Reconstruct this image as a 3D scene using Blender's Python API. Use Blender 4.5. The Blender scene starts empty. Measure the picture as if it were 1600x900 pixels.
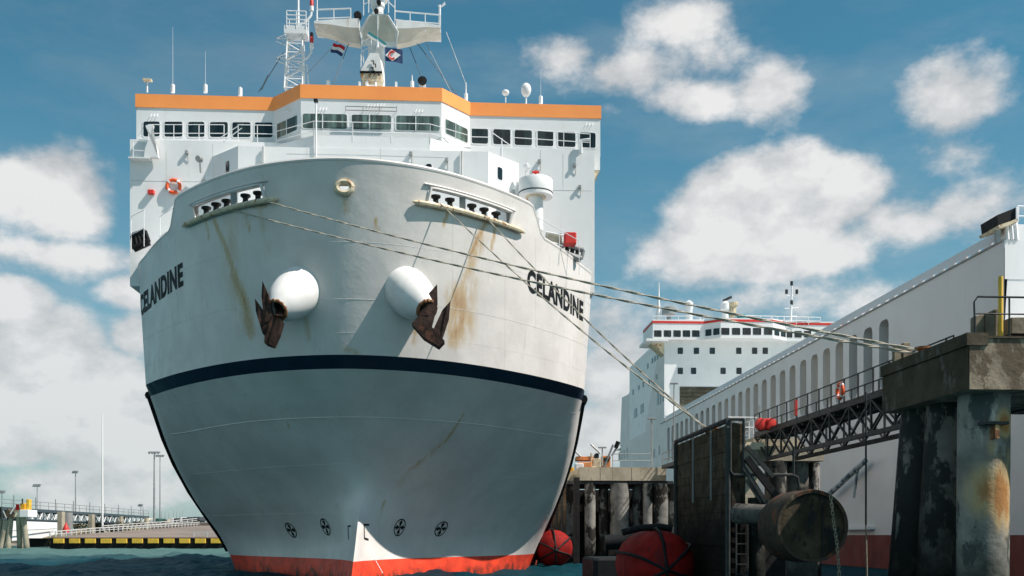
import bpy, bmesh, math, random
import numpy as np
from mathutils import Vector, Matrix
from mathutils.bvhtree import BVHTree
R = math.radians
random.seed(7); rng = np.random.default_rng(7)
sc = bpy.context.scene
COL = sc.collection

# ------------------------------------------------------------------ camera
EYE = 2.35                      # metres above the water
FPX = 1555.6                    # 35 mm lens on a 1600 px wide picture
cam_d = bpy.data.cameras.new('camera'); cam = bpy.data.objects.new('camera', cam_d); COL.objects.link(cam)
cam.location = (0, 0, EYE); cam.rotation_euler = (R(90), 0, 0)
cam_d.lens = 35; cam_d.sensor_width = 36; cam_d.shift_y = (836-450)/1600
cam_d.clip_start = 0.5; cam_d.clip_end = 9000
sc.camera = cam

# ------------------------------------------------------------------ light
sun_to = Vector((0.60, -0.195, 0.775)).normalized()          # direction towards the sun
SUN_EL = math.asin(sun_to.z); SUN_AZ = math.atan2(sun_to.x, sun_to.y)
sd = bpy.data.lights.new('sun', 'SUN'); sd.energy = 5.0; sd.angle = R(0.5); sd.color = (1.0, 0.90, 0.82)
sun = bpy.data.objects.new('sun', sd); COL.objects.link(sun)
sun.rotation_euler = sun_to.to_track_quat('Z', 'Y').to_euler(); sun.location = (60, -30, 80)
sc.view_settings.view_transform = 'Standard'; sc.view_settings.look = 'None'
sc.view_settings.exposure = 0.36; sc.view_settings.gamma = 1.0

# ------------------------------------------------------------------ world: sky with clouds
def make_world():
    w = bpy.data.worlds.new('World'); sc.world = w; w.use_nodes = True
    nt = w.node_tree; N = nt.nodes; L = nt.links; N.clear()
    def nd(t, **k):
        n = N.new(t)
        for a, b in k.items(): setattr(n, a, b)
        return n
    def mth(op, a, b=None, c=None, clamp=False):
        n = nd('ShaderNodeMath', operation=op, use_clamp=clamp)
        for i, v in enumerate((a, b, c)):
            if v is None: continue
            if isinstance(v, (int, float)): n.inputs[i].default_value = v
            else: L.new(v, n.inputs[i])
        return n.outputs[0]
    tc = nd('ShaderNodeTexCoord'); d = tc.outputs['Generated']
    sky = nd('ShaderNodeTexSky', sky_type='NISHITA', sun_disc=False)
    sky.sun_elevation = SUN_EL; sky.sun_rotation = SUN_AZ; sky.air_density = 1.0; sky.dust_density = 0.1; sky.ozone_density = 2.5
    tint = nd('ShaderNodeMix', data_type='RGBA', blend_type='MULTIPLY'); tint.inputs[0].default_value = 1
    L.new(sky.outputs[0], tint.inputs[6]); tint.inputs[7].default_value = SKYTINT
    sp = nd('ShaderNodeSeparateXYZ'); L.new(d, sp.inputs[0])
    az = mth('ARCTAN2', sp.outputs[0], sp.outputs[1]); el = mth('ARCSINE', sp.outputs[2])
    cb = nd('ShaderNodeCombineXYZ'); L.new(az, cb.inputs[0]); L.new(el, cb.inputs[1]); ae = cb.outputs[0]
    # cloud bodies: centre and half-size (picture pixels turned into angles once)
    blobs = [(88,300,92,72,1.05),(30,290,60,52,1.),(130,335,50,38,.8),(20,478,60,42,.95),(60,560,120,72,1.1),(150,615,140,70,1.0),(20,650,140,90,1.05),(190,700,170,60,.7),
             (150,760,260,50,.55),(205,455,42,26,.55),(215,530,45,35,.6),
             (880,92,90,48,.50),(960,118,95,48,.52),(1065,28,85,40,.50),(1090,155,120,36,.50),(1198,140,64,52,.62),(1130,95,70,40,.3),(950,170,70,26,.3),
             (1150,330,105,75,1.),(1235,300,95,65,1.),(1300,310,85,60,.95),(1090,390,85,55,.75),(1250,390,150,48,.75),(1390,350,120,50,.6),(1480,330,110,50,.4),
             (1490,160,72,60,.55),(960,590,70,75,.9),(930,680,85,60,.9),(940,520,80,45,.45),(1320,470,180,40,.3),
             (1500,240,60,40,.35),(100,400,150,26,.4)]
    acc = None
    for (x, y, rx, ry, s) in blobs:
        a0 = math.atan((x-800)/FPX); e0 = math.atan((836-y)/FPX*math.cos(a0))
        sx = rx/FPX*math.cos(a0)**2*1.25; sy = ry/FPX*math.cos(a0)*math.cos(e0)**2*1.25
        v1 = nd('ShaderNodeVectorMath', operation='SUBTRACT'); L.new(ae, v1.inputs[0]); v1.inputs[1].default_value = (a0, e0, 0)
        v2 = nd('ShaderNodeVectorMath', operation='MULTIPLY'); L.new(v1.outputs[0], v2.inputs[0]); v2.inputs[1].default_value = (1/sx, 1/sy, 0)
        v3 = nd('ShaderNodeVectorMath', operation='LENGTH'); L.new(v2.outputs[0], v3.inputs[0])
        m = mth('MULTIPLY_ADD', v3.outputs['Value'], -s, s)
        acc = m if acc is None else mth('SMOOTH_MAX', acc, m, 0.12)
    mp = nd('ShaderNodeMapping'); L.new(d, mp.inputs[0]); mp.inputs['Scale'].default_value = (1, 1, 1.5)
    def noise(vec, scale, det, rough=.55):
        n = nd('ShaderNodeTexNoise'); L.new(vec, n.inputs['Vector']); n.inputs['Scale'].default_value = scale
        n.inputs['Detail'].default_value = det; n.inputs['Roughness'].default_value = rough; return n.outputs[0]
    n1 = noise(mp.outputs[0], 8, 12, .60); nbig = noise(mp.outputs[0], 2.2, 3)
    # unseen clouds round the rest of the sky, their amount set for fill light
    front = mth('MULTIPLY_ADD', sp.outputs[1], 6, -3.0, clamp=True)
    rest = mth('MULTIPLY_ADD', nbig, 2.6, -1.30)
    rest = mth('SUBTRACT', rest, front)
    body = mth('MAXIMUM', acc, rest)
    dens0 = mth('ADD', body, mth('MULTIPLY_ADD', n1, 1.5, -0.68))
    dn = nd('ShaderNodeMapRange', interpolation_type='SMOOTHSTEP'); L.new(dens0, dn.inputs[0])
    dn.inputs[1].default_value = 0.04; dn.inputs[2].default_value = 0.42; dn.inputs[3].default_value = 0; dn.inputs[4].default_value = 0.92
    # thin veil high up and a milky band near the horizon
    mp2 = nd('ShaderNodeMapping'); L.new(ae, mp2.inputs[0]); mp2.inputs['Scale'].default_value = (1.2, 3.5, 1); mp2.inputs['Rotation'].default_value = (0, 0, R(14))
    veil = noise(mp2.outputs[0], 2.6, 7, .6)
    veil = mth('MULTIPLY', mth('MULTIPLY_ADD', veil, 2.4, -1.05, clamp=True), 0.42)
    hz = mth('POWER', mth('MULTIPLY_ADD', el, -2.3, 1.0, clamp=True), 1.7)
    hz = mth('MULTIPLY', hz, mth('MULTIPLY_ADD', front, .72, .24))  # haze thinned behind the view to darken the hull's fill light
    cov = mth('MAXIMUM', dn.outputs[0], veil)
    # lit tops, grey bases: compare the cloud noise with itself a little towards the sun
    va = nd('ShaderNodeVectorMath', operation='ADD'); L.new(mp.outputs[0], va.inputs[0]); va.inputs[1].default_value = (0.022, 0, 0.034)
    n2 = noise(va.outputs[0], 8, 5, .5)
    lit = mth('MULTIPLY_ADD', mth('SUBTRACT', n1, n2), 1.7, 0.66, clamp=True)
    thick = mth('MULTIPLY_ADD', dens0, 0.7, 0.42, clamp=True)
    lit = mth('MULTIPLY', lit, thick)
    ramp = nd('ShaderNodeValToRGB'); L.new(mth('MULTIPLY', lit, 1.6, clamp=True), ramp.inputs[0])
    ramp.color_ramp.elements[0].color = CLOUD_LO; ramp.color_ramp.elements[1].color = CLOUD_HI
    ramp.color_ramp.elements[0].position = .15; ramp.color_ramp.elements[1].position = .95
    mix = nd('ShaderNodeMix', data_type='RGBA'); L.new(cov, mix.inputs[0]); L.new(tint.outputs[2], mix.inputs[6]); L.new(ramp.outputs[0], mix.inputs[7])
    hm = nd('ShaderNodeMix', data_type='RGBA'); L.new(mth('MULTIPLY', hz, mth('MULTIPLY_ADD', dn.outputs[0], -.6, 1.0)), hm.inputs[0]); L.new(mix.outputs[2], hm.inputs[6]); hm.inputs[7].default_value = (4.9, 5.7, 6.4, 1)
    bg = nd('ShaderNodeBackground'); L.new(hm.outputs[2], bg.inputs[0]); bg.inputs[1].default_value = 0.056
    out = nd('ShaderNodeOutputWorld'); L.new(bg.outputs[0], out.inputs[0])
SKYTINT = (0.74, 1.52, 1.36, 1)
CLOUD_LO = (5.6, 6.0, 6.4, 1); CLOUD_HI = (12.5, 12.3, 12.1, 1)
make_world()

# ------------------------------------------------------------------ materials
M = {}
def mat(name, col, rough=.55, metal=0., var=.12, scale=1.2, streak=0., scol=(.30,.17,.08), bump=0., bscale=8., tide=None,
        patch=None, patch2=None, rust_attr=False, spec=.5, zs=1.):
    m = bpy.data.materials.new(name); m.use_nodes = True; nt = m.node_tree; N = nt.nodes; L = nt.links
    b = N['Principled BSDF']; b.inputs['Roughness'].default_value = rough; b.inputs['Metallic'].default_value = metal
    b.inputs['Specular IOR Level'].default_value = spec
    geo = N.new('ShaderNodeNewGeometry'); pos = geo.outputs['Position']
    def noise(sc_, det, vec, rg=.6):
        n = N.new('ShaderNodeTexNoise'); n.inputs['Scale'].default_value = sc_; n.inputs['Detail'].default_value = det; n.inputs['Roughness'].default_value = rg
        L.new(vec, n.inputs['Vector']); return n.outputs[0]
    def mapr(v, a, b_, c=0., d=1.):
        n = N.new('ShaderNodeMapRange'); n.interpolation_type = 'SMOOTHSTEP'; L.new(v, n.inputs[0])
        for i, x in enumerate((a, b_, c, d)): n.inputs[i+1].default_value = x
        return n.outputs[0]
    def mix(f, a, b_):
        n = N.new('ShaderNodeMix'); n.data_type = 'RGBA'
        if isinstance(f, float): n.inputs[0].default_value = f
        else: L.new(f, n.inputs[0])
        for i, v in ((6, a), (7, b_)):
            if isinstance(v, tuple): n.inputs[i].default_value = (*v[:3], 1)
            else: L.new(v, n.inputs[i])
        return n.outputs[2]
    def mul(a, b_):
        n = N.new('ShaderNodeMath'); n.operation = 'MULTIPLY'
        for i, v in enumerate((a, b_)):
            if isinstance(v, float): n.inputs[i].default_value = v
            else: L.new(v, n.inputs[i])
        return n.outputs[0]
    def mapped(scl):
        mp = N.new('ShaderNodeMapping'); mp.inputs['Scale'].default_value = scl; L.new(pos, mp.inputs[0]); return mp.outputs[0]
    lo = tuple(c*(1-var) for c in col); hi = tuple(min(1, c*(1+var*.6)) for c in col)
    c = mix(mapr(noise(scale, 6, pos), .3, .7), lo, hi)
    if patch:                                            # flaked or discoloured patches
        pc, psc, th = patch
        c = mix(mapr(noise(psc, 7, mapped((1, 1, .6)), .65), th, th+.06), c, pc)
    if patch2:
        pc, psc, th = patch2
        c = mix(mapr(noise(psc, 6, mapped((1.3, 1.3, .35)), .6), th, th+.08), c, pc)
    if streak:                                           # dirt and rust runs, stretched downwards
        s = mul(mapr(noise(3.2, 6, mapped((1, 1, .07)), .7), .52, .80), mapr(noise(.5, 3, pos), .38, .66))
        c = mix(mul(s, streak), c, scol)
    if rust_attr:
        at = N.new('ShaderNodeAttribute'); at.attribute_name = 'rust'
        nn = mapr(noise(2.4, 7, mapped((1, 1, .22)), .7), .28, .62, .25, 1.)
        v = mul(at.outputs['Fac'], nn)
        c = mix(mapr(v, .03, .45, 0, .75), c, (.50, .35, .16)); c = mix(mapr(v, .35, .95, 0, .8), c, (.33, .13, .03))
    if tide:                                             # weed and wet stain up to the tide line, blackened further for pier shade
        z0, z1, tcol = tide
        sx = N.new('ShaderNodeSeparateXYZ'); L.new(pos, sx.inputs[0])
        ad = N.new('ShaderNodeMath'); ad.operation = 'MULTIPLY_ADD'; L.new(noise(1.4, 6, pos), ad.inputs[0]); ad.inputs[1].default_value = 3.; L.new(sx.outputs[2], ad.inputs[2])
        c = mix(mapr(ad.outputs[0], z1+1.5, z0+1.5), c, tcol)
    L.new(c, b.inputs['Base Color'])
    if bump:
        bm_ = N.new('ShaderNodeBump'); bm_.inputs['Strength'].default_value = bump; bm_.inputs['Distance'].default_value = .05
        L.new(noise(bscale, 6, pos), bm_.inputs['Height']); L.new(bm_.outputs[0], b.inputs['Normal'])
    rr = mapr(noise(scale*2.3, 4, pos), .3, .7, max(0., rough-.08), min(1., rough+.10)); L.new(rr, b.inputs['Roughness'])
    M[name] = m; return m
WHITE = (.76, .775, .775)
mat('hull_white', (.69,.668,.64), .42, var=.10, scale=.45, streak=.50, scol=(.44,.38,.28), bump=.55, bscale=.8, rust_attr=True)
mat('hull_blue', (.006,.022,.048), .38, var=.2, scale=.8)
mat('hull_red', (.80,.060,.022), .55, var=.30, scale=1.1, streak=.6, patch=((.42,.035,.02), .9, .64), tide=(-.5, .5, (.035,.03,.02)), scol=(.20,.07,.04))
mat('bolster_white', (.74,.745,.73), .6, var=.06, scale=1.5, streak=.35, scol=(.45,.30,.14), bump=.15, bscale=1.2)
mat('super_white', WHITE, .42, var=.05, scale=.4, streak=.38, scol=(.50,.42,.32))
mat('mast_white', (.74,.75,.74), .45, var=.10, scale=1.5, streak=.6, scol=(.45,.30,.16))
mat('mast_shade_cream', (.58,.55,.47), .5, var=.15, scale=1.2, streak=.5, scol=(.35,.22,.10))  # white of the mast with shade of down-facing skins put into it
mat('orange', (1.0,.34,.085), .5, var=.06, scale=.5)
mat('rubber', (.012,.014,.015), .6, spec=.15, var=.3, bump=.2)
mat('black_iron', (.02,.02,.02), .5, spec=.15, var=.4, scale=3, streak=.4, scol=(.12,.06,.03))
mat('anchor_iron', (.045,.028,.022), .75, spec=.15, var=.5, scale=3, patch=((.10,.045,.030), 2.2, .58), bump=.4)
mat('rust', (.24,.10,.045), .85, var=.5, scale=4, patch=((.50,.33,.15), 5., .56), bump=.5)
mat('cream_rust', (.62,.54,.38), .6, var=.2, scale=3, patch=((.32,.16,.06), 4., .55))
mat('grey_metal', (.28,.30,.30), .5, var=.2, metal=.2)
mat('dark_metal', (.045,.05,.05), .5, spec=.15, var=.35, scale=3, patch=((.16,.08,.04), 3., .64))
mat('rail_white', (.74,.76,.77), .45, var=.05)
mat('white_shade', (.55,.56,.55), .6, var=.1)
mat('red', (.62,.03,.02), .5, var=.15)
mat('lifering', (.75,.10,.02), .5, var=.1)
mat('flag_red', (.50,.01,.02), .8); mat('flag_white', (.75,.75,.75), .8); mat('flag_blue', (.01,.04,.12), .8)
mat('teal_paint', (.02,.22,.25), .5)
mat('rope', (.46,.42,.34), .9, var=.4, scale=14)
mat('rope_end', (.22,.10,.06), .9, var=.5, scale=14)
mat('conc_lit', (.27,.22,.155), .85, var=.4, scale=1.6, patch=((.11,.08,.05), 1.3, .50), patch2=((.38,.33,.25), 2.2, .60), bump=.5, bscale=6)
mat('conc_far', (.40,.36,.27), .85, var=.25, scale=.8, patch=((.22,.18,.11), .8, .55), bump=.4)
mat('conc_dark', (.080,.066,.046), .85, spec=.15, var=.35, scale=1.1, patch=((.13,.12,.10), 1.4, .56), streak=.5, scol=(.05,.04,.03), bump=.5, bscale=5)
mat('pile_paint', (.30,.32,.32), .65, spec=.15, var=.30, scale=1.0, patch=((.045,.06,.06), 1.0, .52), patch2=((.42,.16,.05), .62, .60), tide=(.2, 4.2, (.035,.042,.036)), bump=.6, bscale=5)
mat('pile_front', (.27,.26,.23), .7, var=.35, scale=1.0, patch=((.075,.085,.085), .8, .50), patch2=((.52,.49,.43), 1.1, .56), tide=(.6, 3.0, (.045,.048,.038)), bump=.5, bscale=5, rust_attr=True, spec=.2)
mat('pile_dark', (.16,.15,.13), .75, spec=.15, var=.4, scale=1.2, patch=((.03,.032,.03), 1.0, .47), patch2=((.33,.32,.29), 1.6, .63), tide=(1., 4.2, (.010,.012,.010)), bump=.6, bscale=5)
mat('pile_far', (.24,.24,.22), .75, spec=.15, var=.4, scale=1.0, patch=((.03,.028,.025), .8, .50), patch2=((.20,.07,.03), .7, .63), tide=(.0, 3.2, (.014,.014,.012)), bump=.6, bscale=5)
mat('pile_left', (.36,.33,.25), .85, var=.3, scale=.5, tide=(-1., 1.2, (.12,.11,.07)))
mat('timber', (.080,.058,.036), .85, spec=.15, var=.5, scale=2, patch=((.10,.088,.062), 1.1, .55), patch2=((.02,.018,.013), 1.2, .56), tide=(2.2, 5.0, (.006,.006,.005)), bump=.7, bscale=6)
mat('timber_pale', (.20,.17,.12), .85, var=.3, scale=3, bump=.4)
mat('drum', (.058,.046,.034), .75, spec=.15, var=.4, scale=2, patch=((.15,.055,.028), 1.6, .55), patch2=((.26,.21,.15), 1.5, .69), bump=.6, bscale=5)
mat('drum_end', (.060,.046,.030), .85, spec=.15, var=.5, scale=1.5, patch=((.02,.02,.018), 1.6, .50), patch2=((.22,.14,.09), 1.8, .66), bump=.6, bscale=5)
mat('fender_red', (.25,.010,.008), .7, spec=.15, var=.35, scale=1.2, patch=((.13,.012,.012), 1.2, .56), bump=.3)
mat('pipe_pale', (.42,.48,.50), .5, var=.3, scale=2, patch=((.06,.10,.12), 1.6, .52))
mat('yellow', (.75,.48,.05), .6, var=.2, scale=1., streak=.9, scol=(.42,.18,.03))
mat('yellow_black', (.015,.016,.014), .8, spec=.15, var=.3)
mat('orange_machine', (.62,.24,.08), .6, var=.3, scale=1.)
mat('gold', (.75,.36,.02), .6, var=.15)
mat('asphalt', (.20,.165,.14), .9, var=.25, scale=.12)
mat('scrub', (.13,.12,.06), .95, var=.5, scale=.5, patch=((.24,.20,.13), .4, .52), bump=.5)
mat('rock', (.22,.19,.15), .9, var=.5, scale=.5, bump=.6)
mat('trailer_white', (.66,.68,.68), .5, var=.1); mat('trailer_green', (.03,.10,.08), .5); mat('trailer_dark', (.05,.06,.07), .5)
mat('pillar_grey', (.22,.23,.23), .8, var=.2, streak=.4)
mat('bridge_blue', (.05,.075,.09), .6, var=.2)
mat('garage_dark', (.10,.10,.07), .8, var=.5, scale=.5)
mat('beige', (.85,.74,.54), .7, var=.2, scale=.5, streak=.5)
mat('slate', (.030,.038,.042), .6, var=.15, scale=.6)
mat('ship_shade_grey', (.66,.645,.63), .45, var=.05, scale=.25, streak=.22, scol=(.40,.36,.30))  # white ship; shade of its near side is put into this grey
mat('hull2_red', (.17,.028,.020), .6, var=.3, scale=.4, streak=.4, scol=(.14,.05,.03))
mat('chain', (.30,.25,.18), .8, var=.4, scale=6)
def glass(name, col, rough=.06):
    m = bpy.data.materials.new(name); m.use_nodes = True; b = m.node_tree.nodes['Principled BSDF']; N = m.node_tree.nodes; L = m.node_tree.links
    g = N.new('ShaderNodeNewGeometry'); n = N.new('ShaderNodeTexNoise'); n.inputs['Scale'].default_value = .9; n.inputs['Detail'].default_value = 3
    mp = N.new('ShaderNodeMapping'); mp.inputs['Rotation'].default_value = (0, R(35), 0); mp.inputs['Scale'].default_value = (3.2, 1, .5)
    L.new(g.outputs['Position'], mp.inputs[0]); L.new(mp.outputs[0], n.inputs['Vector'])
    r = N.new('ShaderNodeValToRGB'); L.new(n.outputs[0], r.inputs[0]); r.color_ramp.elements[0].position = .42; r.color_ramp.elements[1].position = .66
    r.color_ramp.elements[0].color = (*[c*.45 for c in col], 1); r.color_ramp.elements[1].color = (*[min(1, c*1.7) for c in col], 1)
    L.new(r.outputs[0], b.inputs['Base Color']); b.inputs['Roughness'].default_value = rough; b.inputs['Specular IOR Level'].default_value = .6
    M[name] = m
glass('glass_dark', (.012,.020,.020)); glass('glass_reflect_green', (.09,.14,.12), .15); glass('glass_far', (.02,.03,.035))  # green panes carry their reflection in the base colour

def water_mat():
    m = bpy.data.materials.new('water'); m.use_nodes = True; nt = m.node_tree; N = nt.nodes; L = nt.links; b = N['Principled BSDF']
    g = N.new('ShaderNodeNewGeometry')
    mp = N.new('ShaderNodeMapping'); mp.inputs['Scale'].default_value = (.6, 1.1, 1); L.new(g.outputs['Position'], mp.inputs[0])
    n1 = N.new('ShaderNodeTexNoise'); n1.inputs['Scale'].default_value = .9; n1.inputs['Detail'].default_value = 8; n1.inputs['Roughness'].default_value = .65; L.new(mp.outputs[0], n1.inputs['Vector'])
    bp = N.new('ShaderNodeBump'); bp.inputs['Strength'].default_value = .9; bp.inputs['Distance'].default_value = .55; L.new(n1.outputs[0], bp.inputs['Height']); L.new(bp.outputs[0], b.inputs['Normal'])
    n2 = N.new('ShaderNodeTexNoise'); n2.inputs['Scale'].default_value = .05; n2.inputs['Detail'].default_value = 3; L.new(g.outputs['Position'], n2.inputs['Vector'])
    r = N.new('ShaderNodeValToRGB'); L.new(n2.outputs[0], r.inputs[0])
    r.color_ramp.elements[0].color = (.003,.026,.040,1); r.color_ramp.elements[1].color = (.009,.062,.080,1); r.color_ramp.elements[0].position = .38; r.color_ramp.elements[1].position = .62
    # lighter base colour farther away, its edge broken by noise
    sx = N.new('ShaderNodeSeparateXYZ'); L.new(g.outputs['Position'], sx.inputs[0])
    ad = N.new('ShaderNodeMath'); ad.operation = 'MULTIPLY_ADD'; L.new(n2.outputs[0], ad.inputs[0]); ad.inputs[1].default_value = 60; L.new(sx.outputs[1], ad.inputs[2])
    mr = N.new('ShaderNodeMapRange'); mr.interpolation_type = 'SMOOTHSTEP'; L.new(ad.outputs[0], mr.inputs[0]); mr.inputs[1].default_value = 118; mr.inputs[2].default_value = 158; mr.inputs[4].default_value = .8
    mx = N.new('ShaderNodeMix'); mx.data_type = 'RGBA'; L.new(mr.outputs[0], mx.inputs[0]); L.new(r.outputs[0], mx.inputs[6]); mx.inputs[7].default_value = (.10,.185,.17,1)
    L.new(mx.outputs[2], b.inputs['Base Color']); b.inputs['Roughness'].default_value = .6; b.inputs['Specular IOR Level'].default_value = 0
    gl = N.new('ShaderNodeBsdfGlossy'); gl.inputs['Roughness'].default_value = .16; gl.inputs['Color'].default_value = (.72,.93,1,1); L.new(bp.outputs[0], gl.inputs['Normal'])
    fr = N.new('ShaderNodeFresnel'); fr.inputs['IOR'].default_value = 1.33; L.new(bp.outputs[0], fr.inputs['Normal'])
    fm = N.new('ShaderNodeMath'); fm.operation = 'MULTIPLY'; L.new(fr.outputs[0], fm.inputs[0]); fm.inputs[1].default_value = .27
    ms = N.new('ShaderNodeMixShader'); L.new(fm.outputs[0], ms.inputs[0]); L.new(b.outputs[0], ms.inputs[1]); L.new(gl.outputs[0], ms.inputs[2]); L.new(ms.outputs[0], N['Material Output'].inputs[0])
    M['water'] = m
water_mat()

# ------------------------------------------------------------------ mesh helpers
class MB:
    def __init__(s): s.v = []; s.f = []; s.m = []; s.mats = []
    def mi(s, name):
        if name not in s.mats: s.mats.append(name)
        return s.mats.index(name)
    def poly(s, pts, mt):
        i = len(s.v); s.v += [tuple(p) for p in pts]; s.f.append(tuple(range(i, i+len(pts)))); s.m.append(s.mi(mt)); return s
    def quads(s, rings, mt, close=True, cap=True):
        k = s.mi(mt); n = len(rings[0]); base = len(s.v)
        for r in rings: s.v += [tuple(p) for p in r]
        for j in range(len(rings)-1):
            for i in range(n if close else n-1):
                a = base+j*n+i; b = base+j*n+(i+1) % n
                s.f.append((a, b, b+n, a+n)); s.m.append(k)
        if cap and close:
            s.f.append(tuple(base+i for i in reversed(range(n)))); s.m.append(k)
            s.f.append(tuple(base+(len(rings)-1)*n+i for i in range(n))); s.m.append(k)
        return s
    def box(s, x0, x1, y0, y1, z0, z1, mt, bev=0):
        if x0 > x1: x0, x1 = x1, x0
        if y0 > y1: y0, y1 = y1, y0
        if z0 > z1: z0, z1 = z1, z0
        if bev:
            b = bev
            def ring(z, i): return [(x0+b+i*0-i,y0-i+0,z),(x1-b+i,y0-i,z),(x1+i-0,y0+b-i,z),(x1+i,y1-b+i,z),(x1-b+i,y1+i,z),(x0+b-i,y1+i,z),(x0-i,y1-b+i,z),(x0-i,y0+b-i,z)]
            return s.quads([ring(z0, -b*.5), ring(z0+b*.5, 0), ring(z1-b*.5, 0), ring(z1, -b*.5)], mt)
        return s.quads([[(x0,y0,z0),(x1,y0,z0),(x1,y1,z0),(x0,y1,z0)], [(x0,y0,z1),(x1,y0,z1),(x1,y1,z1),(x0,y1,z1)]], mt)
    def prism(s, poly2, y0, y1, mt):          # polygon in x,z pushed along y
        return s.quads([[(x, y0, z) for x, z in poly2], [(x, y1, z) for x, z in poly2]], mt)
    def prismz(s, poly2, z0, z1, mt):         # polygon in x,y pushed along z
        return s.quads([[(x, y, z0) for x, y in poly2], [(x, y, z1) for x, y in poly2]], mt)
    def tube(s, pts, r, mt, n=6, cap=True):
        pts = [Vector(p) for p in pts]; rr = r if isinstance(r, (list, tuple)) else [r]*len(pts)
        up = None; rings = []
        for i, p in enumerate(pts):
            d = (pts[min(i+1, len(pts)-1)]-pts[max(i-1, 0)]).normalized()
            if up is None:
                up = Vector((0,0,1)) if abs(d.z) < .9 else Vector((1,0,0))
            sd_ = d.cross(up).normalized(); u2 = sd_.cross(d).normalized(); up = u2
            rings.append([p+(sd_*math.cos(a)+u2*math.sin(a))*rr[i] for a in [2*math.pi*k/n for k in range(n)]])
        return s.quads(rings, mt, True, cap)
    def bar(s, p0, p1, w, h, mt):             # rectangular bar, w sideways, h upwards
        p0 = Vector(p0); p1 = Vector(p1); d = (p1-p0).normalized()
        up = Vector((0,0,1)) if abs(d.z) < .95 else Vector((0,1,0))
        a = d.cross(up).normalized()*w/2; b = a.cross(d).normalized()*h/2
        return s.quads([[p+q for q in (-a-b, a-b, a+b, -a+b)] for p in (p0, p1)], mt)
    def lathe(s, prof, o, mt, n=20, axis=(0,0,1)):   # prof: (radius, along)
        ax = Vector(axis).normalized(); t = Vector((1,0,0)) if abs(ax.x) < .8 else Vector((0,1,0))
        a = ax.cross(t).normalized(); b = ax.cross(a); o = Vector(o)
        return s.quads([[o+ax*h+(a*math.cos(q)+b*math.sin(q))*r for q in [2*math.pi*k/n for k in range(n)]] for r, h in prof], mt)
    def build(s, name, parent=None, smooth=False, **tags):
        me = bpy.data.meshes.new(name); me.from_pydata(s.v, [], s.f)
        for k in s.mats: me.materials.append(M[k])
        me.polygons.foreach_set('material_index', s.m)
        bm = bmesh.new(); bm.from_mesh(me); bmesh.ops.recalc_face_normals(bm, faces=bm.faces); bm.to_mesh(me); bm.free()
        if smooth:
            me.polygons.foreach_set('use_smooth', [True]*len(me.polygons))
            try: me.set_sharp_from_angle(angle=R(38))
            except Exception: pass
        o = bpy.data.objects.new(name, me); COL.objects.link(o)
        if parent: o.parent = parent
        tag(o, **tags); return o
def tag(o, label=None, category=None, group=None, kind=None):
    for k, v in (('label', label), ('category', category), ('group', group), ('kind', kind)):
        if v: o[k] = v
def empty(name, loc=(0,0,0), rz=0., label=None, category=None, group=None):
    o = bpy.data.objects.new(name, None); COL.objects.link(o); o.location = loc; o.rotation_euler = (0,0,rz)
    o.empty_display_size = .5; tag(o, label, category, group); return o
def kids(o): return [c for c in bpy.data.objects if c.parent == o]
def copy_tree(o, loc, label, rz=None, group=None):
    c = o.copy(); COL.objects.link(c); c.location = loc; c['label'] = label
    if rz is not None: c.rotation_euler = (0,0,rz)
    if group: c['group'] = group
    for ch in kids(o):
        d = ch.copy(); COL.objects.link(d); d.parent = c
        for g in kids(ch):
            e = g.copy(); COL.objects.link(e); e.parent = d
    return c
def rounded(x0, x1, z0, z1, r, k=4):
    pts = []
    for cx, cz, a0 in ((x1-r, z1-r, 0), (x0+r, z1-r, 90), (x0+r, z0+r, 180), (x1-r, z0+r, 270)):
        for i in range(k+1):
            a = R(a0+90*i/k); pts.append((cx+r*math.cos(a), cz+r*math.sin(a)))
    return pts
def railing(mb, path, h=1.05, step=1.5, r=.022, mt='rail_white', mids=1):
    path = [Vector(p) for p in path]
    for k in range(mids+1):
        zz = h*(mids+1-k)/(mids+1)
        mb.tube([p+Vector((0,0,zz)) for p in path], r, mt, 5)
    for a, b in zip(path, path[1:]):
        n = max(1, int(round((b-a).length/step)))
        for i in range(n+1):
            p = a.lerp(b, i/n); mb.tube([p, p+Vector((0,0,h))], r, mt, 5)

# frames: everything in this harbour lies parallel to the ships
TH = math.atan(92/FPX); CT, ST = math.cos(TH), math.sin(TH)
class Frame:
    def __init__(s, X, Y): s.X = X; s.Y = Y
    def to(s, X, Y):
        x = X-s.X; y = Y-s.Y; return (x*CT+y*ST, -x*ST+y*CT)
    def w(s, x, y, z=0): return Vector((s.X+x*CT-y*ST, s.Y+x*ST+y*CT, z))
    def ray(s, px, py):
        dx = (px-800)/FPX; dz = (836-py)/FPX; ox, oy = s.to(0, 0)
        return (ox, oy), (dx*CT+ST, -dx*ST+CT), dz
    def F(s, px, py, y):                     # where the sight line meets the cross plane y
        o, d, dz = s.ray(px, py); t = (y-o[1])/d[1]; return (o[0]+d[0]*t, EYE+dz*t)
    def G(s, px, py, x):                     # where it meets the lengthwise plane x
        o, d, dz = s.ray(px, py); t = (x-o[0])/d[0]; return (o[1]+d[1]*t, EYE+dz*t)
    def D(s, px, py, dist):                  # point at a distance
        x, y = s.to((px-800)/FPX*dist, dist); return Vector((x, y, EYE+(836-py)/FPX*dist))
S1 = Frame(-7.75, 47.2)
PF = Frame(0, 0)
WF = type('W', (), {})()
def W(px, py, dist): return Vector(((px-800)/FPX*dist, dist, EYE+(836-py)/FPX*dist))

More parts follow.
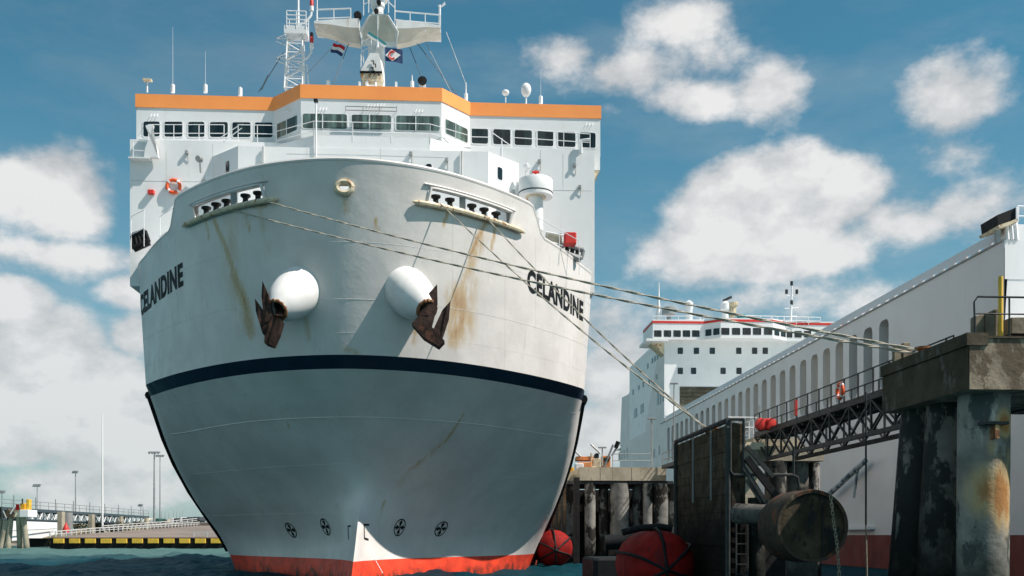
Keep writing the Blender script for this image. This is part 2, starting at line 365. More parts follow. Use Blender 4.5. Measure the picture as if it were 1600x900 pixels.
# ------------------------------------------------------------------ water
def water():
    xs = np.unique(np.concatenate([[-4000,-1500,-600,-300,-200,-150,-120], np.arange(-105,-12,.42), np.arange(-12,14,.34), np.arange(14,60,4), [90,150,300,700,1600,4000]]))
    ys = np.unique(np.concatenate([[-300,-100,-20,10,25,35,42], np.arange(46,100,.34), np.arange(100,176,.7), np.arange(176,240,8), [300,500,900,1800,3600,7000]]))
    Xg, Yg = np.meshgrid(xs, ys)
    Z = np.zeros_like(Xg)
    for k in range(26):
        lam = 1.6*1.16**k*.62; a = rng.uniform(-.9, .9)+.4; ph = rng.uniform(0, 6.28); kk = 2*math.pi/lam
        if lam > 14: break
        Z += .0145*lam**.55*np.sin(kk*(Xg*math.cos(a)+Yg*math.sin(a))+ph+.9*np.sin(.11*Xg*math.sin(a*3)+.13*Yg+ph))
    env = np.clip((Xg+108)/10,0,1)*np.clip((16-Xg)/10,0,1)*np.clip((Yg-44)/6,0,1)*np.clip((178-Yg)/20,0,1)
    Z = (Z+.35*np.clip(Z,0,1)**1.3)*env
    nx, ny = len(xs), len(ys)
    v = np.stack([Xg, Yg, Z], -1).reshape(-1, 3)
    idx = np.arange(nx*ny).reshape(ny, nx)
    f = np.stack([idx[:-1,:-1], idx[:-1,1:], idx[1:,1:], idx[1:,:-1]], -1).reshape(-1, 4)
    me = bpy.data.meshes.new('water'); me.vertices.add(len(v)); me.vertices.foreach_set('co', v.ravel())
    me.loops.add(f.size); me.loops.foreach_set('vertex_index', f.ravel()); me.polygons.add(len(f))
    me.polygons.foreach_set('loop_start', np.arange(0, f.size, 4)); me.polygons.foreach_set('loop_total', np.full(len(f), 4))
    me.polygons.foreach_set('use_smooth', np.ones(len(f), bool)); me.update(calc_edges=True); me.materials.append(M['water'])
    o = bpy.data.objects.new('water', me); COL.objects.link(o); tag(o, kind='structure')
water()

# ================================================================== SHIP 1
KN = 10.9
TAB = {   # level: half-breadth, distance aft of the stem
 19.4: [(0,-2.1),(3.4,-1.3),(6.4,.75),(9.2,3.9),(11.9,8.2),(13.3,11.2),(13.6,17),(13.6,24),(13.6,34),(13.6,60)],
 10.9: [(0,0),(3.4,.8),(6.4,2.75),(9.4,5.8),(11.9,9.2),(12.75,11.3),(12.9,16),(12.9,24),(12.9,34),(12.9,60)],
  7.5: [(0,3.8),(2.7,4.5),(5.5,6.3),(8.1,9.2),(10.3,12.0),(12.15,13.7),(12.7,18),(12.85,25),(12.9,35),(12.9,60)],
  4.5: [(0,5.9),(1.4,6.9),(3.6,8.9),(6.4,11.7),(8.9,14.7),(11.4,17.3),(12.1,21.3),(12.5,27),(12.8,36),(12.9,60)],
  2.2: [(0,3.7),(.55,5.8),(2.1,9),(4.8,12.5),(7.7,16.2),(10.3,19.7),(11.3,23.8),(11.9,29),(12.4,37),(12.8,60)],
  0.0: [(0,1.2),(.5,4),(1.8,8),(4.3,12),(7.2,16),(9.5,20.5),(10.7,25),(11.4,30),(12,38),(12.6,60)],
 -1.6: [(0,.8),(.4,4),(1.6,8),(4.0,12),(6.8,16),(9.2,20.5),(10.5,25),(11.2,30),(11.9,38),(12.5,60)]}
LV = sorted(TAB)
def _cat(P, t, smooth0):
    i = min(int(t), len(P)-2); u = t-i
    p1 = P[i]; p2 = P[i+1]
    p0 = P[i-1] if i > 0 else ((-P[1][0], P[1][1]) if smooth0 else (2*P[0][0]-P[1][0], 2*P[0][1]-P[1][1]))
    p3 = P[i+2] if i+2 < len(P) else (2*P[-1][0]-P[-2][0], 2*P[-1][1]-P[-2][1])
    return tuple(.5*(2*p1[k]+(p2[k]-p0[k])*u+(2*p0[k]-5*p1[k]+4*p2[k]-p3[k])*u*u+(3*p1[k]-p0[k]-3*p2[k]+p3[k])*u**3) for k in (0, 1))
_memo = {}
def lev(z, t):
    k = (z, round(t, 5))
    if k not in _memo: _memo[k] = _cat(TAB[z], t, z >= 4.4)
    return _memo[k]
def hull(t, z):                    # -> half-breadth, aft
    if z >= KN:
        u = (z-KN)/(19.4-KN); a = lev(KN, t); b = lev(19.4, t); u2 = u
        return (a[0]+(b[0]-a[0])*u, a[1]+(b[1]-a[1])*u2)
    zz = [l for l in LV if l <= KN]; z = max(z, zz[0])
    i = max(j for j in range(len(zz)) if zz[j] <= z+1e-9); i = min(i, len(zz)-2)
    h = zz[i+1]-zz[i]; u = (z-zz[i])/h; out = []
    for k in (0, 1):
        v = [lev(q, t)[k] for q in zz]
        def tan(j):
            if j == 0: return (v[1]-v[0])/(zz[1]-zz[0])
            if j == len(zz)-1: return (v[-1]-v[-2])/(zz[-1]-zz[-2])
            return .5*((v[j+1]-v[j])/(zz[j+1]-zz[j])+(v[j]-v[j-1])/(zz[j]-zz[j-1]))
        m0 = tan(i)*h; m1 = tan(i+1)*h
        out.append((2*u**3-3*u*u+1)*v[i]+(u**3-2*u*u+u)*m0+(-2*u**3+3*u*u)*v[i+1]+(u**3-u*u)*m1)
    return tuple(out)
def sstep(x, a, b): x = min(1, max(0, (x-a)/(b-a))); return x*x*(3-2*x)
def ztop(t):
    return 19.4-1.35*sstep(t, 2.93, 3.18)-.35*sstep(t, 3.1, 4.6)
def hp(side, t, z, off=0.):
    b, a = hull(t, z); e = .02
    if off:
        b1, a1 = hull(min(t+e, 8.9), z); b0, a0 = hull(max(t-e, 0), z); tx, ty = b1-b0, a1-a0; l = math.hypot(tx, ty) or 1
        b += off*ty/l; a -= off*tx/l
    return Vector((side*b, a, z))
ship1 = empty('cargo_ship', (S1.X, S1.Y, 0), TH, 'huge white cargo ship seen bow on with an orange band round its bridge', 'ship')
HOLE_T = (1.13, 2.50); HOLE_Z = (17.92, 18.58)
def hull_mesh():
    ts = sorted(set([round(x, 3) for x in np.arange(0, 6.001, .04)]+[6.3,6.6,7,7.5,8,8.5,9]))
    low = [-1.6,-1,-.5,0,.3,.6,.85,1.02]+list(np.arange(1.4, 10.2, .3))+[10.34]
    vrow = list(np.linspace(0, 1, 72))
    verts = []; rows = []; N = len(ts)
    cols = [(-1, t) for t in reversed(ts[1:])]+[(1, t) for t in ts]
    zc = []
    for z in low+[KN]: zc.append([z]*len(cols))
    for v in vrow[1:]: zc.append([KN+v*(ztop(t)-KN) for s_, t in cols])
    for r in zc:
        for (s_, t), z in zip(cols, r): verts.append(tuple(hp(s_, t, z)))
    nc = len(cols); faces = []; mi = []
    for j in range(len(zc)-1):
        for i in range(nc-1):
            zmid = (zc[j][i]+zc[j+1][i])/2; tm = (cols[i][1]+cols[i+1][1])/2
            if HOLE_Z[0] < zmid < HOLE_Z[1] and HOLE_T[0] < tm < HOLE_T[1] : continue
            if 18.05 < zmid < 18.32 and tm < .07: continue
            faces.append((j*nc+i, j*nc+i+1, (j+1)*nc+i+1, (j+1)*nc+i))
            mi.append(2 if zmid < 1.02 else (1 if 10.34 < zmid < KN else 0))
    # inside face of the bulwark and the forecastle deck
    k0 = len(verts); js = [j for j in range(len(zc)) if zc[j][nc//2] > 16.9]
    for j in js:
        for (s_, t), z in zip(cols, zc[j]): verts.append(tuple(hp(s_, t, z, -.22)))
    for jj in range(len(js)-1):
        for i in range(nc-1):
            zmid = (zc[js[jj]][i]+zc[js[jj]+1][i])/2; tm = (cols[i][1]+cols[i+1][1])/2
            if HOLE_Z[0] < zmid < HOLE_Z[1] and HOLE_T[0] < tm < HOLE_T[1]: continue
            if 18.05 < zmid < 18.32 and tm < .07: continue
            a = k0+jj*nc+i; faces.append((a+1, a, a+nc, a+nc+1)); mi.append(3)
    me = bpy.data.meshes.new('hull'); me.from_pydata(verts, [], faces)
    for k in ('hull_white', 'hull_blue', 'hull_red', 'super_white'): me.materials.append(M[k])
    me.polygons.foreach_set('material_index', mi); me.polygons.foreach_set('use_smooth', [True]*len(faces))
    # sharp knuckle
    me.update()
    return me, verts, faces
me_h, hv, hf = hull_mesh()
bvh = BVHTree.FromPolygons([Vector(v) for v in hv], hf)
def hit(px, py):                  # ship-local point of the hull seen at a pixel
    (ox, oy), (dx, dy), dz = S1.ray(px, py); d = Vector((dx, dy, dz)).normalized()
    loc, nrm, _, _ = bvh.ray_cast(Vector((ox, oy, EYE)), d)
    for k in range(30):                     # a grazing sight line may just miss the side
        if loc is not None: break
        px += .8 if px < 560 else -.8; (ox, oy), (dx, dy), dz = S1.ray(px, py); d = Vector((dx, dy, dz)).normalized()
        loc, nrm, _, _ = bvh.ray_cast(Vector((ox, oy, EYE)), d)
    if loc is None: raise RuntimeError('no hull at %s %s' % (px, py))
    if nrm.dot(d) > 0: nrm = -nrm
    return loc, nrm
# rust runs, given as lines on the hull with a width and strength
runs = [([(762,345),(745,375),(735,400)],.09,.9),([(762,345),(730,430),(718,470)],.28,.5),([(715,465),(722,500),(712,520)],.50,.75),([(735,440),(728,520)],.5,.35),
        ([(335,345),(352,385),(366,430)],.10,.85),([(366,430),(385,480),(392,520)],.22,.85),([(775,350),(768,390)],.07,.8),([(700,330),(693,352)],.07,.7),([(322,345),(326,372)],.07,.7),([(385,335),(390,360)],.07,.7),([(478,500),(482,530)],.12,.4),([(650,505),(648,535)],.12,.5),([(405,325),(420,390)],.15,.3),([(360,345),(362,420),(380,500)],.6,.28),
        ([(425,500),(420,530)],.5,.3),([(587,342),(590,360)],.05,.7),([(725,648),(700,685),(640,735),(600,785),(592,815)],.05,.8),([(700,685),(620,760)],.25,.22),
        ([(457,655),(450,665)],.06,.6),([(680,322),(770,345)],.12,.7),([(310,340),(415,318)],.12,.9),([(450,815),(462,870)],.06,.35),([(390,640),(395,655)],.05,.5),
        ([(540,305),(540,330)],.15,.35),([(540,545),(560,552)],.12,.4),([(905,470),(908,540)],.3,.2),([(800,760),(770,840)],.3,.15)]
va = np.array(hv); rust = np.zeros(len(va))
for pts, wd, st in runs:
    P = []
    for p in pts:
        try: P.append(np.array(hit(*p)[0]))
        except RuntimeError: pass
    for a, b in zip(P, P[1:]):
        ab = b-a; u = np.clip(((va-a)@ab)/(ab@ab+1e-9), 0, 1); d = np.linalg.norm(va-(a+u[:,None]*ab), axis=1)
        rust = np.maximum(rust, st*np.clip(1-d/(wd*2.0), 0, 1)**.8)
at = me_h.attributes.new('rust', 'FLOAT', 'POINT'); at.data.foreach_set('value', rust.astype(np.float32))
bmh = bmesh.new(); bmh.from_mesh(me_h)
for e in bmh.edges:
    if abs(e.verts[0].co.z-KN) < 1e-3 and abs(e.verts[1].co.z-KN) < 1e-3: e.smooth = False
    if len(e.link_faces) == 2 and abs(e.verts[0].co.x) < 1e-4 and abs(e.verts[1].co.x) < 1e-4 and e.verts[0].co.z < 4.0: e.smooth = False
bmh.to_mesh(me_h); bmh.free()
hull_o = bpy.data.objects.new('hull', me_h); COL.objects.link(hull_o); hull_o.parent = ship1
# cap rail along the bulwark
mb = MB(); mb.tube([hp(-1, t, ztop(t), -.08) for t in np.arange(5.6, 0, -.08)]+[hp(1, t, ztop(t), -.08) for t in np.arange(0, 5.61, .08)], .11, 'hull_white', 8)
mb.build('cap_rail', ship1, True)
# forecastle deck
mb = MB(); q = [hp(-1, t, 17.0, -.2) for t in np.arange(6, 0, -.2)]+[hp(1, t, 17.0, -.2) for t in np.arange(0, 6.01, .2)]
mb.poly([(p.x, p.y, 17.0) for p in q], 'super_white'); mb.build('foredeck', ship1)
# weld beads along the flare
def bead(z, t0, t1, side, r=.025, mt='hull_white'):
    mb = MB(); mb.tube([hp(side, t, z, .0) for t in np.arange(t0, t1, .1)], r, mt, 5); return mb
for z, t0, t1, r_ in ((8.3,0,4.6,.028),(13.4,0,5.0,.010),(15.9,0,5.0,.008),(11.9,0,5.0,.006),(6.1,.2,5,.010),(3.6,.3,5.4,.010),(9.6,0,5.,.006)):
    for s_ in (-1, 1): bead(z, t0, t1, s_, r_).build('weld_seam', ship1, True)
bead(5.8, 3.4, 4.2, 1, .02).build('weld_seam', ship1, True)
for s_ in (-1, 1):
    for t, z0, z1 in ((.7,11.0,13.4),(1.5,13.4,17.7),(2.4,11,15.9),(3.0,13.4,17.9),(3.8,11.0,13.4),(4.4,13.4,17.2),(1.1,3.7,8.3),(2.2,8.3,10.3),(2.9,3.6,8.3),(3.7,6.1,10.3),(4.5,3.6,9.6)):
        mb = MB(); mb.tube([hp(s_, t, z0+(z1-z0)*k/8) for k in range(9)], .007, 'hull_white', 4); mb.build('weld_seam', ship1)
# rubbing strakes: at the knuckle along the side and down the edge of the flare
for s_ in (-1, 1):
    mb = MB(); mb.tube([hp(s_, t, 10.5, .06) for t in np.arange(5.0, 9, .2)], .24, 'rubber', 8); mb.build('rubbing_strake', ship1, True)
    pth = [(4.98,10.5),(5.05,9.5),(5.15,8.2),(5.3,6.8),(5.45,5.2),(5.6,3.6),(5.75,2.2),(5.85,1.3)] if s_ < 0 else [(5.1,10.3),(5.3,9.4),(5.55,8.2),(5.75,6.8),(5.95,5.2),(6.15,3.6),(6.4,2.2),(6.6,1.0)]
    mb = MB(); mb.tube([hp(s_, t, z, .05) for t, z in pth], .17 if s_ < 0 else .15, 'rubber', 8); mb.build('fender_strake', ship1, True)

# lettering wrapped on the hull
def arc_table(z):
    ts = np.arange(0, 7, .02); P = np.array([hull(t, z) for t in ts]); s = np.concatenate([[0], np.cumsum(np.hypot(*np.diff(P, axis=0).T))]); return ts, s
def wrap_text(txt, side, px0, px1, py0, size, name, offs=.02):
    cu = bpy.data.curves.new('t', 'FONT'); cu.body = txt; cu.size = 1.; cu.offset = .04; cu.space_character = 1.08; ob = bpy.data.objects.new('t', cu); COL.objects.link(ob)
    bpy.context.view_layer.update(); dg = bpy.context.evaluated_depsgraph_get(); me = bpy.data.meshes.new_from_object(ob.evaluated_get(dg))
    bm = bmesh.new(); bm.from_mesh(me)
    for k in np.arange(.25, 12, .25):
        bmesh.ops.bisect_plane(bm, geom=bm.verts[:]+bm.edges[:]+bm.faces[:], plane_co=(k,0,0), plane_no=(1,0,0))
    bm.to_mesh(me); bm.free()
    xs = [v.co.x for v in me.vertices]; ys = [v.co.y for v in me.vertices]; xa, xb = min(xs), max(xs); ya, yb = min(ys), max(ys)
    p0 = hit(px0, py0[0])[0]; p1 = hit(px1, py0[1])[0]; z0 = p0.z; z1 = p1.z
    ts, s = arc_table((z0+z1)/2); cosn = lambda p: float(np.interp(abs(p.x), [hull(t, (z0+z1)/2)[0] for t in ts], s))
    s0, s1_ = cosn(p0), cosn(p1)
    for v in me.vertices:
        u = (v.co.x-xa)/(xb-xa); w = (v.co.y-ya)/(yb-ya)
        ss = s0+(s1_-s0)*u; z = z0+(z1-z0)*u+(w-.5)*size; t = float(np.interp(ss, s, ts)); p = hp(side, t, z, offs); v.co = p
    me.materials.clear(); me.materials.append(M['rubber']); bpy.data.objects.remove(ob)
    o = bpy.data.objects.new(name, me); COL.objects.link(o); o.parent = ship1; o['label'] = 'black painted name CELANDINE'; return o
wrap_text('CELANDINE', 1, 824, 911, (437, 487), 1.12, 'name_lettering')
wrap_text('CELANDINE', -1, 211.5, 286, (480, 428), 1.15, 'name_lettering')

# marks near the waterline
def on_hull(px, py, off=.015):
    l, n = hit(px, py); return l+n*off, n
def surf_frame(px, py):
    l, n = hit(px, py); up = Vector((0,0,1)); r = up.cross(n).normalized()*-1; r = n.cross(up).normalized()*-1
    if r.x < 0: r = -r
    u = r.cross(n).normalized();
    if u.z < 0: u = -u
    return l, n, r, u
def thruster(px, py, rad=.52):
    l, n, r, u = surf_frame(px, py); mb = MB()
    def ring(r0, r1, a0, a1, k):
        pts = [(rr*math.cos(R(a)), rr*math.sin(R(a))) for rr, seq in ((r1, np.linspace(a0, a1, k)), (r0, np.linspace(a1, a0, k))) for a in seq]
        return pts
    def put(pts):
        out = []
        for x, y in pts:
            q = l+r*x+u*y; loc, nn, _, _ = bvh.find_nearest(q)
            if nn.dot(n) < 0: nn = -nn
            out.append(loc+nn*.015)
        return out
    for k in range(24):
        mb.poly(put(ring(rad*.86, rad, k*15, k*15+15, 2)), 'rubber')
    for a in (0, 90, 180, 270):
        c, s_ = math.cos(R(a)), math.sin(R(a))
        for q in range(4):
            r0 = rad*(.05+q*.21); r1 = rad*(.05+(q+1)*.21); w0 = .03+.05*q; w1 = .03+.05*(q+1)
            if q == 3: w0 = w1 = .05
            mb.poly(put([(c*r0-s_*w0, s_*r0+c*w0), (c*r1-s_*w1*.8, s_*r1+c*w1*.8), (c*r1+s_*w1*.8, s_*r1-c*w1*.8), (c*r0+s_*w0, s_*r0-c*w0)]), 'rubber')
    return mb.build('thruster_mark', ship1)
for p in ((624,824),(689,826),(509,823),(455,828)): thruster(*p)
def strokes(pl, wd, name, mt='rubber'):
    mb = MB()
    for pts in pl:
        for a, b in zip(pts, pts[1:]):
            A, n = on_hull(*a, .02); B, n2 = on_hull(*b, .02); d = (B-A).normalized(); w_ = d.cross(n).normalized()*wd/2
            A = A-d*wd*.4; B = B+d*wd*.4
            mb.poly([A-w_, B-w_, B+w_, A+w_], mt)
    return mb.build(name, ship1)
strokes([[(576,820),(568.5,820),(569,841),(575,843)]], .10, 'bulb_mark')
strokes([[(548,822),(544,822)],[(544,822),(545,842)]], .08, 'bulb_mark')
for i in range(6): strokes([[(585+i*2.2,873+i*4),(586.2+i*2.2,875+i*4)]], .07, 'draught_mark', 'flag_white')

# ---- roller fairleads in the bulwark
def fairlead(side, lab):
    t0, t1 = HOLE_T; z0, z1 = HOLE_Z; t0 -= .02; t1 += .02
    fr = MB(); P = []
    for t in np.arange(t0, t1+.01, .08): P.append(hp(side, t, z0, .04))
    for t in np.arange(t1, t0-.01, -.08): P.append(hp(side, t, z1, .04))
    P.append(P[0]); P.append(P[1])
    fr.tube(P, .085, 'hull_white', 8, False)
    f = fr.build('fairlead', ship1, True); f['label'] = lab
    sl = MB()
    P = [hp(side, t, z0-.10, .14) for t in np.arange(t0-.22, t1+.26, .08)]
    sl.tube(P, [.05]+[.13]*(len(P)-2)+[.05], 'cream_rust', 8); sl.build('sill', f, True)
    lip = MB(); P = [hp(side, t, z1+.12, .05) for t in np.arange(t0-.05, t1+.1, .08)]; lip.tube(P, .05, 'hull_white', 6); lip.build('lip', f, True)
    for t in ((1.24, 1.46, 1.82, 2.03, 2.24)):
        p = hp(side, t, 0, -.02); ro = MB(); ro.lathe([(.20,z0-.1),(.20,z0+.02),(.13,z0+.10),(.13,z0+.26),(.24,z0+.34),(.24,z0+.42),(.10,z0+.46)], hp(side, t, z0, -.04).xy.to_3d(), 'black_iron', 14)
        ro.build('roller', f, True)
    for t in (1.66,):
        a = hp(side, t, z0, -.02); b = hp(side, t, z1, -.02); d = MB(); d.bar(a, b, .30, .12, 'grey_metal'); d.build('divider', f)
fairlead(1, 'roller fairlead right of the bow with two ropes dropping to the pier')
fairlead(-1, 'rust stained roller fairlead left of the bow')
# centre panama fairlead
l, n = hit(543, 292) if False else (hp(1, .0, 18.18, .02), Vector((0,-1,0)))
mb = MB(); ring = []
for k in range(25):
    a = 2*math.pi*k/24; ring.append((.34*math.cos(a), -.06+l.y, 18.18+.26*math.sin(a)))
mb.tube(ring, .13, 'cream_rust', 8, False); mb.build('panama_fairlead', ship1, True)

# ---- anchor bolsters and anchors
def bolster(side, c_px, m_px):
    c, n = hit(*c_px); o = c-n*.7
    m = S1.D(m_px[0], m_px[1], S1_dist(c)-1.35)
    ax = (m-o); L_ = ax.length; ax.normalize(); prof = []
    for k in range(13):
        u = k/12; r = 1.10*math.sqrt(max(0, 1-(max(0, u-.2)/.90)**2.0)) if u > .26 else 1.10
        prof.append((r, u*L_))
    b = MB(); b.lathe(prof+[(prof[-1][0]*.78, L_), (prof[-1][0]*.72, L_-.45)], o, 'bolster_white', 32, ax)
    bo = b.build('anchor_bolster', ship1, True)
    rm = prof[-1][0]; k = MB(); k.lathe([(rm*.76, L_-.40), (rm*.76, L_-.39)], o, 'rubber', 24, ax); k.build('hawse_mouth', bo)
    t = Vector((1,0,0)); a = ax.cross(t).normalized(); bb = ax.cross(a); w = MB(); pts = [o+ax*(L_)+(a*math.cos(q)+bb*math.sin(q))*rm*.90 for q in [2*math.pi*i/28 for i in range(29)]]
    w.tube(pts, [.05+.05*abs(math.sin(i*1.7)) for i in range(29)], 'rust', 6, False); w.build('rusty_rim', bo, True)
    return m, ax, bo
def S1_dist(p): return (S1.w(p.x, p.y)).y
mR, axR, _ = bolster(1, (634,447), (667,484))
mL, axL, _ = bolster(-1, (466,447), (433,484))
def anchor(side, m, ax, D0, crown, flukes, shank):
    an = MB(); P = lambda x, y, d=0.: S1.D(x, y, D0+d)
    a = P(*crown[0]); b = P(*crown[1])
    # shank
    an.bar(P(*shank), m-ax*-.05+Vector((0,.9,.35)), .34, .34, 'anchor_iron')
    ao = an.build('anchor', ship1); ao['label'] = 'rusty anchor hanging at the %s bolster' % ('right' if side > 0 else 'left')
    cr = MB(); mid = a.lerp(b, .5); d = (b-a).normalized(); nrm = d.cross(Vector((0,1,0))).normalized()
    pl = [a+nrm*.22, a-nrm*.26, mid-nrm*.34, b-nrm*.17, b+nrm*.20, mid+nrm*.26]
    cr.quads([[p+Vector((0,-.42,0)) for p in pl], [p+Vector((0,.42,0)) for p in pl]], 'anchor_iron'); cr.build('crown', ao)
    for bs0, bs1, tip in flukes:
        f = MB(); A = P(*bs0); B = P(*bs1); T = P(*tip, .08); dd = Vector((0,.13,0))
        q1 = A.lerp(T, .66)+(A-B)*.20; q2 = B.lerp(T, .60)-(A-B)*.20
        back = Vector((0,.34,0))
        f.quads([[A-dd, B-dd, q2-dd*1.0+Vector((0,.1,0)), T, q1-dd+Vector((0,.1,0))], [A+back, B+back, q2+dd+back*.7, T+Vector((0,.08,0)), q1+dd+back*.7]], 'anchor_iron')
        f.build('fluke', ao)
D0 = S1_dist(mR)-.15
anchor(1, mR, axR, D0, ((650,502),(690,540)), [((652,500),(674,512),(683,444)), ((675,520),(690,532),(704,470))], (664,498))
anchor(-1, mL, axL, S1_dist(mL)-.15, ((435,500),(421,540)), [((414,505),(428,500),(410,439)), ((411,522),(424,516),(398,466))], (436,498))

# ---- superstructure
AW = 11.6; AF = 9.8; AL = 10.6; AB = 8.9        # bridge wing wall, bridge front, lower wall, deckhouse front
F = S1.F
bL = F(213,150,AW)[0]; bR = F(938,165,AW)[0]; cL = F(428,150,AW)[0]; cR = F(734,158,AW)[0]; fL = F(470,135,AF)[0]; fR = F(690,137,AF)[0]
zTop = F(580,135,AF)[1]; zOr = F(580,156,AF)[1]; zWk = F(400,222,AL)[1]
sup = MB(); xl = F(203,300,AL)[0]; xr = F(929,300,AL)[0]
sup.box(xl, xr, AL, AL+14, 16.6, zWk, 'super_white'); supo = sup.build('superstructure', ship1)
def outline(off=0.): return [(bL-off, AW-off), (cL-off*.6, AW-off), (fL-off*.6, AF-off), (fR+off*.6, AF-off), (cR+off*.6, AW-off), (bR+off, AW-off), (bR+off, AW+5), (bL-off, AW+5)]
br = MB(); br.prismz(outline(), zWk, zOr, 'super_white'); bro = br.build('bridge', ship1)
ob = MB(); ob.prismz(outline(.05), zOr, zTop, 'orange'); ob.build('orange_band', bro)
rf = MB(); rf.prismz([(x*.995, y+.1) for x, y in outline(0)], zTop, zTop+.04, 'super_white'); rf.build('roof', bro)
# right wing bracket
x1 = F(925,285,AW)[0]; zb = F(932,266,AW)[1]; z2 = F(930,286,AW)[1]
g = MB(); g.box(F(905,250,AW)[0], bR-.02, AW-.02, AW+4, zb, zWk+.1, 'super_white'); g.prism([(x1-.3, z2), (x1, z2), (bR-.03, zb), (x1-.3, zb)], AW, AW+3.8, 'cream_rust'); g.build('wing_bracket', supo)
def window(parent, poly3, gl, frame='rail_white', off=.02, w=.035, mull=None):
    """poly3: corner points on the wall; n: outward offset direction"""
    P = [Vector(p) for p in poly3]; n = (P[1]-P[0]).cross(P[3]-P[0]).normalized()
    if n.y > 0: n = -n
    c = sum(P, Vector())/4; mb = MB()
    # rounded corners
    def rnd(Q, k=.12):
        out = []
        for i in range(4):
            a, b, d = Q[i-1], Q[i], Q[(i+1) % 4]; r = .10
            u = (a-b).normalized()*r; v = (d-b).normalized()*r
            out += [b+u, b+u*.3+v*.3, b+v]
        return out
    inner = rnd(P); outer = rnd([c+(p-c)*(1+2*w/max((p-c).length, .1)) for p in P])
    mb.poly([p+n*.012 for p in inner], gl)
    k = mb.mi(frame); base = len(mb.v); m_ = len(inner)
    for ring_ in ([p+n*.012 for p in inner], [p+n*off for p in inner], [p+n*off for p in outer], [p+n*.0 for p in outer]): mb.v += [tuple(p) for p in ring_]
    for j in range(3):
        for i in range(m_):
            a = base+j*m_+i; b = base+j*m_+(i+1) % m_; mb.f.append((a, b, b+m_, a+m_)); mb.m.append(k)
    if mull:
        for u in mull:
            a = P[0].lerp(P[1], u)+n*.03; b = P[3].lerp(P[2], u)+n*.03; mb.bar(a, b, .05, .05, frame)
    return mb.build('window', parent)
def wfront(px0, px1, py0, py1, a, parent, gl, dy=0, **k):
    p = [(px0,py1),(px1,py1+dy),(px1,py0+dy),(px0,py0)]
    return window(parent, [(F(x,y,a)[0], a, F(x,y,a)[1]) for x, y in p], gl, **k)
for (x0, x1) in ((223,250.5),(256,286),(293,320.5),(327,357),(362,392.5),(397,427)): wfront(x0+1, x1-1, 190+(x0-223)*.008, 213.5+(x0-223)*.008, AW, bro, 'glass_dark')
for (x0, x1) in ((736,763.5),(769.5,799),(803,832),(838,865.5),(871,900),(905,931.5)): wfront(x0+1, x1-1, 200.5+(x0-736)*.038, 224+(x0-736)*.038, AW, bro, 'glass_dark', dy=1)
for (x0, x1) in ((472,543.5),(548.5,612.5),(618,688.5)): wfront(x0+1, x1-1.5, 177.5+(x0-472)*.022, 200.5+(x0-472)*.022, AF, bro, 'glass_reflect_green', dy=1.2, mull=(.45,))
def onseg(A, B, u, z, off=0): return (A[0]+(B[0]-A[0])*u, A[1]+(B[1]-A[1])*u, z)
zw0 = F(580,203,AF)[1]; zw1 = F(580,180,AF)[1]
window(bro, [onseg((cL,AW),(fL,AF),u,z) for u, z in ((.10,zw0),(.88,zw0),(.88,zw1),(.10,zw1))], 'glass_reflect_green', mull=(.5,))
window(bro, [onseg((fR,AF),(cR,AW),u,z) for u, z in ((.12,zw0),(.92,zw0),(.92,zw1),(.12,zw1))], 'glass_reflect_green', mull=(.45,))
# deckhouse in front of the bridge
hbL, hbR = F(330,250,AL)[0], F(812,262,AL)[0]; hfL, hfR = F(372,228,AB)[0], F(763,236,AB)[0]; zH = F(372,228,AB)[1]
dh = MB(); dh.prismz([(hbL,AL+.05),(hfL,AB),(hfR,AB),(hbR,AL+.05)], 16.6, zH, 'super_white'); dho = dh.build('deckhouse', ship1)
seg = lambda A, B, px: None
def on_oblique(A, B, u, zc, w_, h_, gl='glass_dark'):
    l_ = math.hypot(B[0]-A[0], B[1]-A[1]); du = w_/l_/2
    return window(dho, [onseg(A,B,u-du,zc-h_/2), onseg(A,B,u+du,zc-h_/2), onseg(A,B,u+du,zc+h_/2), onseg(A,B,u-du,zc+h_/2)], gl, w=.03)
on_oblique((hbL,AL+.05),(hfL,AB),.62,F(355,264,9.8)[1],.36,.72)
on_oblique((hfR,AB),(hbR,AL+.05),.36,F(781,274,9.8)[1],.40,.72)
for x, y in ((624,262),(670,263),(468,255)): wfront(x-4.5, x+4.5, y-7, y+9, AB, dho, 'glass_far', w=.03)
# seams, pipes and small fittings on the white front
def stick(p, q, r, mt='rail_white', name='pipe', parent=None): mb = MB(); mb.tube([p, q], r, mt, 6); return mb.build(name, parent or supo, True)
def Fp(px, py, a): b_, z_ = F(px, py, a); return Vector((b_, a, z_))
stick(Fp(412,229,AB-.12), Fp(412,265,AB-.12), .07, 'white_shade', parent=dho); stick(Fp(722,236,AB-.12), Fp(722,285,AB-.12), .07, 'white_shade', parent=dho)
for x0, y0, x1, y1, a in ((448,240,560,242,AB),(560,242,700,246,AB),(595,226,595,258,AB),(480,228,480,252,AB),(205,282,330,284,AL),(815,296,925,298,AL),(845,234,845,262,AL),(333,224,333,250,AL),(260,235,260,280,AL),(880,240,880,296,AL)):
    stick(Fp(x0,y0,a-.005), Fp(x1,y1,a-.002), .009, 'white_shade', 'weld_seam', dho if a == AB else supo)
